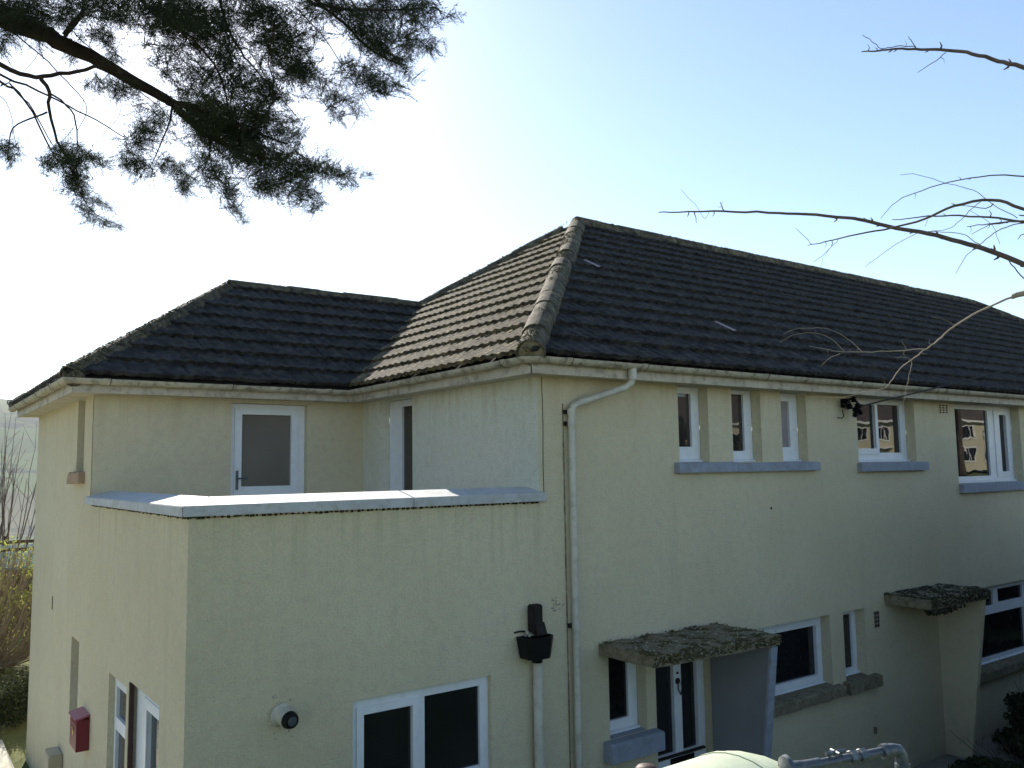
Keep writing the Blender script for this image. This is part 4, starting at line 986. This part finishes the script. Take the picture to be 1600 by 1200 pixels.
# ------------------------------------------------------------------ bare branches reaching in from the right
bt = empty('bare_tree', (0, 0, 0)); b0 = at(2350, 700, 3.4); bt.location = (b0.x, b0.y, height(b0.x, b0.y)); tag(bt, 'leafless tree whose thin brown branches reach in from the right edge', 'tree')
tw = MB(); sp_ = MB()
def twig(pts, dist, r0, r1, spurs=0, target=None, mat=None):
    sm, rs = px_line(pts, dist, r0*.8, r1*.72, 4, .0010); (target or tw).tube(sm, rs, 6)
    for k in range(spurs):
        i = random.randrange(1, len(sm)-1); t = (sm[i+1]-sm[i-1]).normalized(); v = Vector((random.gauss(0, 1), random.gauss(0, 1), random.choice([1, -1])*1.2)); v = (v-t*v.dot(t)).normalized(); ln = random.uniform(.008, .024)
        (target or tw).tube([sm[i], sm[i]+v*ln*.5+t*.002, sm[i]+v*ln-t*.006], [rs[i]*.8, rs[i]*.5, rs[i]*.2], 5)
    return sm
q = twig
q([(1346, 81), (1370, 79), (1400, 77), (1440, 77), (1480, 79), (1520, 84), (1560, 95), (1600, 106), (1700, 140), (1900, 260)], 3.0, .0018, .011, 12)
q([(1348, 55), (1362, 64), (1378, 75), (1400, 72), (1428, 72), (1430, 75)], 3.0, .0012, .002, 2); q([(1419, 57), (1424, 65), (1431, 75)], 3.0, .001, .002, 0); q([(1434, 113), (1458, 98), (1478, 82)], 3.0, .001, .002, 2)
q([(1029, 332), (1075, 331), (1130, 330), (1200, 332), (1260, 335), (1320, 340), (1350, 344), (1400, 356), (1450, 365), (1500, 378), (1550, 393), (1600, 413), (1700, 455), (1950, 560)], 3.3, .0022, .014, 22)
q([(1064, 296), (1074, 307), (1088, 322), (1094, 332), (1102, 341), (1108, 331)], 3.3, .0008, .0012); q([(1085, 332), (1089, 349)], 3.3, .003, .001); q([(1125, 315), (1131, 329)], 3.3, .001, .003, 2)
q([(1262, 384), (1290, 378), (1340, 366), (1395, 356), (1445, 342), (1490, 322), (1550, 312), (1600, 327), (1700, 360)], 3.2, .0012, .008, 6); q([(1243, 357), (1256, 368), (1269, 382)], 3.2, .0009, .0015)
q([(1270, 410), (1290, 395), (1310, 374)], 3.2, .0009, .0014); q([(1281, 419), (1290, 397), (1296, 390)], 3.2, .0006, .0009)
q([(1394, 343), (1450, 338), (1500, 337), (1560, 341), (1600, 346), (1720, 350)], 3.1, .0015, .006, 4)
q([(1376, 342), (1402, 314), (1440, 298), (1500, 281), (1560, 274), (1600, 276), (1700, 290)], 3.2, .0009, .004, 3)
q([(1406, 273), (1435, 273), (1480, 287), (1520, 297), (1550, 318), (1590, 341)], 3.3, .0009, .0018, 1)
q([(1352, 417), (1390, 388), (1430, 366), (1448, 362), (1500, 365), (1530, 382), (1550, 392)], 3.25, .0009, .002, 2)
q([(1493, 428), (1510, 400), (1530, 383), (1552, 365), (1580, 352), (1600, 348)], 3.1, .0009, .0025, 1)
q([(1452, 362), (1480, 358), (1500, 345), (1520, 325), (1532, 315)], 3.15, .0009, .0018); q([(1511, 354), (1545, 350), (1570, 347), (1600, 345)], 3.05, .0012, .004, 3)
q([(1518, 366), (1545, 352), (1575, 348)], 3.05, .0009, .002); q([(1548, 388), (1570, 400), (1590, 425), (1612, 445)], 3.25, .002, .003); q([(1445, 354), (1450, 343)], 3.2, .0007, .001); q([(1515, 329), (1550, 352), (1562, 381)], 3.15, .0007, .001)
q([(1590, 374), (1600, 365), (1640, 355)], 3.05, .001, .003); q([(1592, 336), (1620, 338)], 3.05, .002, .004); q([(1500, 321), (1540, 325), (1552, 318)], 3.2, .001, .003)
main = [at(1720, 352, 3.2), at(1950, 480, 3.3), at(2150, 620, 3.4)]
tw.tube([bt.location+Vector((0, 0, -.1)), bt.location+Vector((.05, 0, .9)), at(2250, 480, 3.45), at(2200, 200, 3.5), at(2150, -200, 3.6), at(2050, -700, 3.8)], [.075, .06, .05, .04, .03, .012], 10)
tw.tube([at(1700, 455, 3.3), at(1950, 560, 3.35), at(2245, 640, 3.45)], [.013, .02, .03], 8); tw.tube([at(1700, 350, 3.15), at(1950, 450, 3.3), at(2248, 560, 3.45)], [.009, .015, .025], 8); tw.tube([at(1900, 260, 3.0), at(2230, 400, 3.45)], [.011, .02], 8)
tw.build('branches', M['twig'], bt, True)
pt_ = MB()
q([(1600, 459), (1560, 472), (1520, 492), (1490, 510), (1465, 532), (1448, 545), (1430, 558), (1405, 578), (1393, 595), (1382, 606), (1340, 615), (1315, 621), (1262, 620)], 3.0, .0045, .0009, 4, pt_)
q([(1448, 545), (1400, 548), (1350, 550), (1310, 549), (1280, 544), (1264, 540)], 3.0, .0022, .0008, 3, pt_); q([(1346, 548), (1325, 530), (1300, 516), (1270, 512), (1240, 515), (1224, 522)], 3.0, .0013, .0006, 1, pt_)
q([(1320, 549), (1300, 530), (1275, 520), (1245, 522), (1218, 535)], 3.0, .0012, .0006, 0, pt_); q([(1313, 552), (1295, 560), (1284, 571)], 3.0, .0011, .0006, 0, pt_)
q([(1427, 560), (1422, 580), (1416, 605), (1412, 630)], 3.0, .0014, .0006, 1, pt_); q([(1425, 563), (1410, 558), (1398, 559)], 3.0, .0011, .0006, 0, pt_); q([(1416, 545), (1411, 535), (1408, 530)], 3.0, .0009, .0005, 0, pt_)
q([(1580, 463), (1600, 458), (1700, 425), (1900, 400), (2230, 430)], 3.0, .009, .018, 0, pt_); q([(1492, 508), (1475, 500), (1455, 494)], 3.0, .0009, .0005, 0, pt_)
pb = pt_.build('pale_branch', M['paletwig'], bt, True)

# ------------------------------------------------------------------ shrubs, hedges and small trees
def leaf_cloud(n, centers, size, flat=.6):
    """n leaf quads scattered through ellipsoids given as (x, y, z, rx, ry, rz, weight)"""
    Cc = np.array(centers, float); wts = Cc[:, 6]/Cc[:, 6].sum(); idx = RNG.choice(len(Cc), n, p=wts)
    v = RNG.normal(size=(n, 3)); v /= np.linalg.norm(v, axis=1)[:, None]; rad = RNG.uniform(.45, 1.06, (n, 1))
    P_ = Cc[idx, :3] + v*rad*Cc[idx, 3:6]
    a = RNG.normal(size=(n, 3)); a /= np.linalg.norm(a, axis=1)[:, None]; b = np.cross(a, RNG.normal(size=(n, 3))); b /= np.linalg.norm(b, axis=1)[:, None]
    s_ = size*RNG.uniform(.5, 1.4, (n, 1)); A = P_ - a*s_; B = P_ + b*s_*flat; C_ = P_ + a*s_; D_ = P_ - b*s_*flat
    V = np.stack([A, B, C_, D_], 1).reshape(-1, 3); F = np.arange(n*4).reshape(n, 4); return V, F
def shoots(mb, root, n, hgt, spread, r0, lean=(0, 0)):
    for i in range(n):
        a = random.uniform(0, 6.28); s_ = random.uniform(0, spread); h_ = hgt*random.uniform(.6, 1.1); pts = []; x, y = root[0]+math.cos(a)*s_*.2, root[1]+math.sin(a)*s_*.2
        k = 6
        for j in range(k+1):
            t = j/k; pts.append(Vector((x+math.cos(a)*s_*(t**.6)*.9+lean[0]*t+random.gauss(0, .015*hgt/3), y+math.sin(a)*s_*(t**.6)*.9+lean[1]*t+random.gauss(0, .015*hgt/3), root[2]+h_*t)))
        mb.tube(pts, [max(.0035, r0*(1-.85*j/k)) for j in range(k+1)], 5)
        for m_ in range(random.randint(2, 5)):
            j = random.randint(2, k-1); b_ = pts[j]; dv = Vector((random.gauss(0, .35), random.gauss(0, .35), random.uniform(.5, 1))).normalized(); ln = hgt*random.uniform(.10, .25)
            mb.tube([b_, b_+dv*ln*.5+Vector((0, 0, .02)), b_+dv*ln+Vector((0, 0, .06))], [r0*.4*(1-.6*j/k), r0*.25, .003], 4)
def shrub(name, loc, centers, n, size, mat, label, cat, stems=14, hgt=1.5, spread=.9, stem_mat='twig', group=None, r0=.014):
    z = height(loc[0], loc[1]); e = empty(name, (loc[0], loc[1], z)); tag(e, label, cat, group)
    mb = MB(); shoots(mb, (loc[0], loc[1], z), stems, hgt, spread, r0); mb.build('stems', M[stem_mat], e, True)
    if n:
        V, F = leaf_cloud(n, [(loc[0]+c[0], loc[1]+c[1], z+c[2])+tuple(c[3:]) for c in centers], size); tag(link('leaves', np_mesh('leaves', V, F, M[mat]), e), kind='stuff')
    return e
random.seed(21)
# yellow-green spring shrub past the far corner of the building
cs = [(random.uniform(-2.4, 1.9), random.uniform(-.6, .8), random.uniform(.4, 2.1), random.uniform(.3, .6), random.uniform(.3, .6), random.uniform(.22, .5), 1) for i in range(26)]
shrub('spring_shrub', (-3.5, 12.6), cs, 17000, .026, 'yellowleaf', 'twiggy shrub with yellow green spring leaves past the far left corner of the building', 'shrub', 420, 2.3, 2.6, r0=.012, stem_mat='brush')
cs = [(random.uniform(-1.6, 1.4), random.uniform(-.4, .5), random.uniform(.15, .62), random.uniform(.25, .45), random.uniform(.2, .4), random.uniform(.18, .3), 1) for i in range(22)]
shrub('dark_bush', (-3.55, 9.8), cs, 15000, .022, 'hedgeleaf', 'low dark evergreen bush below the yellow shrub at the far left', 'bush', 20, .8, 1.5)
# leafless trees behind it
for (x, y, hh, n_, lab) in ((-2.95, 17.5, 4.7, 22, 'leafless tree of upright shoots nearest the building corner at far left'), (-4.1, 19.0, 4.5, 24, 'leafless multi stemmed tree at the very left edge, second from the wall'), (-2.2, 21, 5.0, 18, 'slender leafless tree farthest back behind the far left corner')):
    z = height(x, y); e = empty('bare_sapling', (x, y, z)); tag(e, lab, 'tree', 'leafless trees at the far left'); mb = MB()
    mb.tube([(x, y, z-.1), (x+.05, y, z+1.2), (x+.02, y, z+2.0)], [.09, .07, .05], 8); mb.build('trunk', M['twig'], e, True)
    mb = MB(); shoots(mb, (x, y, z+.8), n_, hh-.8, 1.5, .020); mb.build('branches', M['twig'], e, True)
# slanting trunk
x, y = -4.3, 15.5; z = height(x, y); e = empty('leaning_tree', (x, y, z)); tag(e, 'leaning bare trunk crossing low behind the yellow shrub at far left', 'tree')
mb = MB(); mb.tube([(x-.4, y, z), (x-.2, y, z+2.9), (x+.5, y, z+2.35), (x+1.3, y, z+2.0)], [.07, .06, .05, .04], 8); mb.build('trunk', M['twig'], e, True)
# timber rail fence and pale roofed shed beyond the shrub
fz = height(-3.5, 14.6)
fe = empty('rail_fence', (-3.5, 14.6, fz)); tag(fe, 'dark timber post and rail fence behind the yellow shrub at far left', 'fence')
for x in (-6.7, -5.1, -3.4, -1.72): MB().box(x-.05, x+.05, 14.57, 14.67, fz, -1.28).build('post', M['timber'], fe)
for z0 in (-1.42, -1.58): MB().box(-7, 0, 14.68, 14.72, z0, z0+.07).build('rail', M['timber'], fe)
sz = height(-3.5, 18)
sh = empty('shed', (-3.5, 18.5, sz)); tag(sh, 'low shed with a pale blue sheet roof glimpsed beyond the rail fence', 'shed')
MB().box(-6.5, -1.2, 16.9, 19.2, sz, -2.05).build('wall', M['timber'], sh); b = MB(); b.prism([(-6.7, 16.7, -2.1), (-6.7, 18.0, -1.68), (-6.7, 19.4, -2.1), (-6.7, 19.4, -2.16), (-6.7, 18.0, -1.74), (-6.7, 16.7, -2.16)], (5.7, 0, 0)); b.build('roof', M['shedroof'], sh)
# undergrowth on the bank at the lower right, growing up in front of the facade
for k, (x, y, n_, w_, hh, lab) in enumerate(((8.8, -.75, 26000, 1.4, .85, 'dark tangled bush against the facade at the lower right corner, under the far window'), (6.7, -1.3, 20000, 1.1, .45, 'lower dark ivy clump at the foot of the wall, left of the taller bush'), (11.2, -.8, 12000, 1.3, .9, 'dark bush further right along the foot of the facade'))):
    cs = [(random.uniform(-w_, w_), random.uniform(-.4, .4), random.uniform(.1, hh*.75), random.uniform(.22, .42), random.uniform(.2, .35), random.uniform(.15, .3)*hh, 1) for i in range(20)]
    shrub('undergrowth_bush', (x, y), cs, n_, .030, 'weedleaf', lab, 'bush', 26, hh*1.15, w_, group='dark bushes at the foot of the facade', r0=.008)
# unseen evergreen hedge added to shade the facade, and thicket behind the camera
e = empty('unseen_hedge', (9.2, -3.4, height(9.2, -3.4))); tag(e, 'tall evergreen hedge, unseen, added on the right bank to shade the facade', 'hedge')
cs = [(random.uniform(4.9, 9.2), random.uniform(-4.2, -3.0), random.uniform(-3.6, .25), .7, .6, .5, 1) for i in range(80)] + [(random.uniform(9, 23), random.uniform(-4.4, -3.2), random.uniform(-3.7, -1.1), .7, .6, .5, 1) for i in range(110)]
V, F = leaf_cloud(46000, cs, .11); link('leaves', np_mesh('leaves', V, F, M['hedgeleaf']), e)['kind'] = 'stuff'
mb = MB()
for i in range(18): x = 4.9+.65*i; mb.tube([(x, -3.6, -3.9), (x+.1, -3.5, -1.3 if x > 8.6 else -.2)], [.03, .015], 5)
mb.build('stems', M['twig'], e)
e = empty('unseen_hedge', (-4, -29.6, height(-4, -29.6))); tag(e, 'long clipped evergreen hedge across the tarmac behind the viewpoint', 'hedge')
cs = [(random.uniform(-30, 12), random.uniform(-30.3, -29.2), random.uniform(-1.2, .6), .9, .6, .6, 1) for i in range(150)]
V, F = leaf_cloud(26000, cs, .14); link('leaves', np_mesh('leaves', V, F, M['hedgeleaf']), e)['kind'] = 'stuff'
mb = MB()
for i in range(30): x = -29+1.4*i; mb.tube([(x, -29.8, -1.6), (x+.1, -29.7, .5)], [.04, .015], 5)
mb.build('stems', M['twig'], e)

# ------------------------------------------------------------------ yellow houses across the green: mirrored in the upper windows
def far_house(cx_, cy_, rot, label, wd=12.5):
    z = -.9; e = empty('yellow_house', (cx_, cy_, z)); tag(e, label, 'house', 'yellow houses across the green'); R = Matrix.Rotation(rot, 3, 'Z'); o3 = Vector((cx_, cy_, z))
    def put(mb, nm, mt, par):
        mb.v = [tuple(o3 + R @ Vector(p)) for p in mb.v]; return mb.build(nm, M[mt], par)
    put(MB().box(-wd/2, wd/2, -8, 0, 0, 5.0), 'wall', 'yellowwall', e)
    r = MB(); r.add([(-wd/2-.3, .4, 4.95), (wd/2+.3, .4, 4.95), (wd/2+.3, -4, 8.0), (-wd/2-.3, -4, 8.0), (wd/2+.3, -8.4, 4.95), (-wd/2-.3, -8.4, 4.95)], [(0, 1, 2, 3), (3, 2, 4, 5), (0, 3, 5), (1, 4, 2), (0, 5, 4, 1)])
    put(r, 'roof', 'brownroof', e)
    put(MB().box(-wd/2-.3, wd/2+.3, .3, .42, 4.75, 4.96), 'eaves_board', 'plainwhite', e)
    for i in range(5):
        x = -wd/2 + 1.5 + i*(wd-3)/4
        for z0, z1 in ((3.1, 4.4), (.9, 2.3)):
            if i == 2 and z0 < 1: continue
            w_ = put(MB().box(x-.65, x+.65, .0, .06, z0-.1, z1), 'window', 'plainwhite', e); put(MB().box(x-.52, x-.05, .06, .07, z0+.05, z1-.1), 'pane', 'glass', w_); put(MB().box(x+.05, x+.52, .06, .07, z0+.05, z1-.1), 'pane', 'glass', w_)
    dr_ = put(MB().box(-.5, .5, .0, .07, 0, 2.15), 'door', 'plainwhite', e); put(MB().box(-.95, .95, .0, .8, 2.3, 2.42), 'canopy', 'plainwhite', e)
nrm_ang = math.radians(121)      # they face back towards this building
rot = nrm_ang - math.pi/2; dx, dy = math.cos(rot), math.sin(rot)
labs = ['nearest yellow house with brown roof across the green', 'second yellow house across the green', 'middle yellow house, mirrored in the wide upper window', 'fourth yellow house across the green', 'farthest yellow house across the green']
for i, lab in enumerate(labs): far_house(74+dx*(i-2)*13.5, -40+dy*(i-2)*13.5, rot, lab)

# ------------------------------------------------------------------ air
hz = MB().box(-2700, 2700, -2700, 2700, -90, 230).mesh('haze', bpy.data.materials.new('haze_air')); hm = hz.materials[0]; hm.use_nodes = True; hm.node_tree.nodes.clear()
ho = hm.node_tree.nodes.new('ShaderNodeOutputMaterial'); hv = hm.node_tree.nodes.new('ShaderNodeVolumePrincipled'); hv.inputs['Density'].default_value = .00012; hv.inputs['Color'].default_value = (.68, .84, 1.0, 1)
hm.node_tree.links.new(hv.outputs[0], ho.inputs['Volume']); tag(link('haze', hz), kind='stuff')
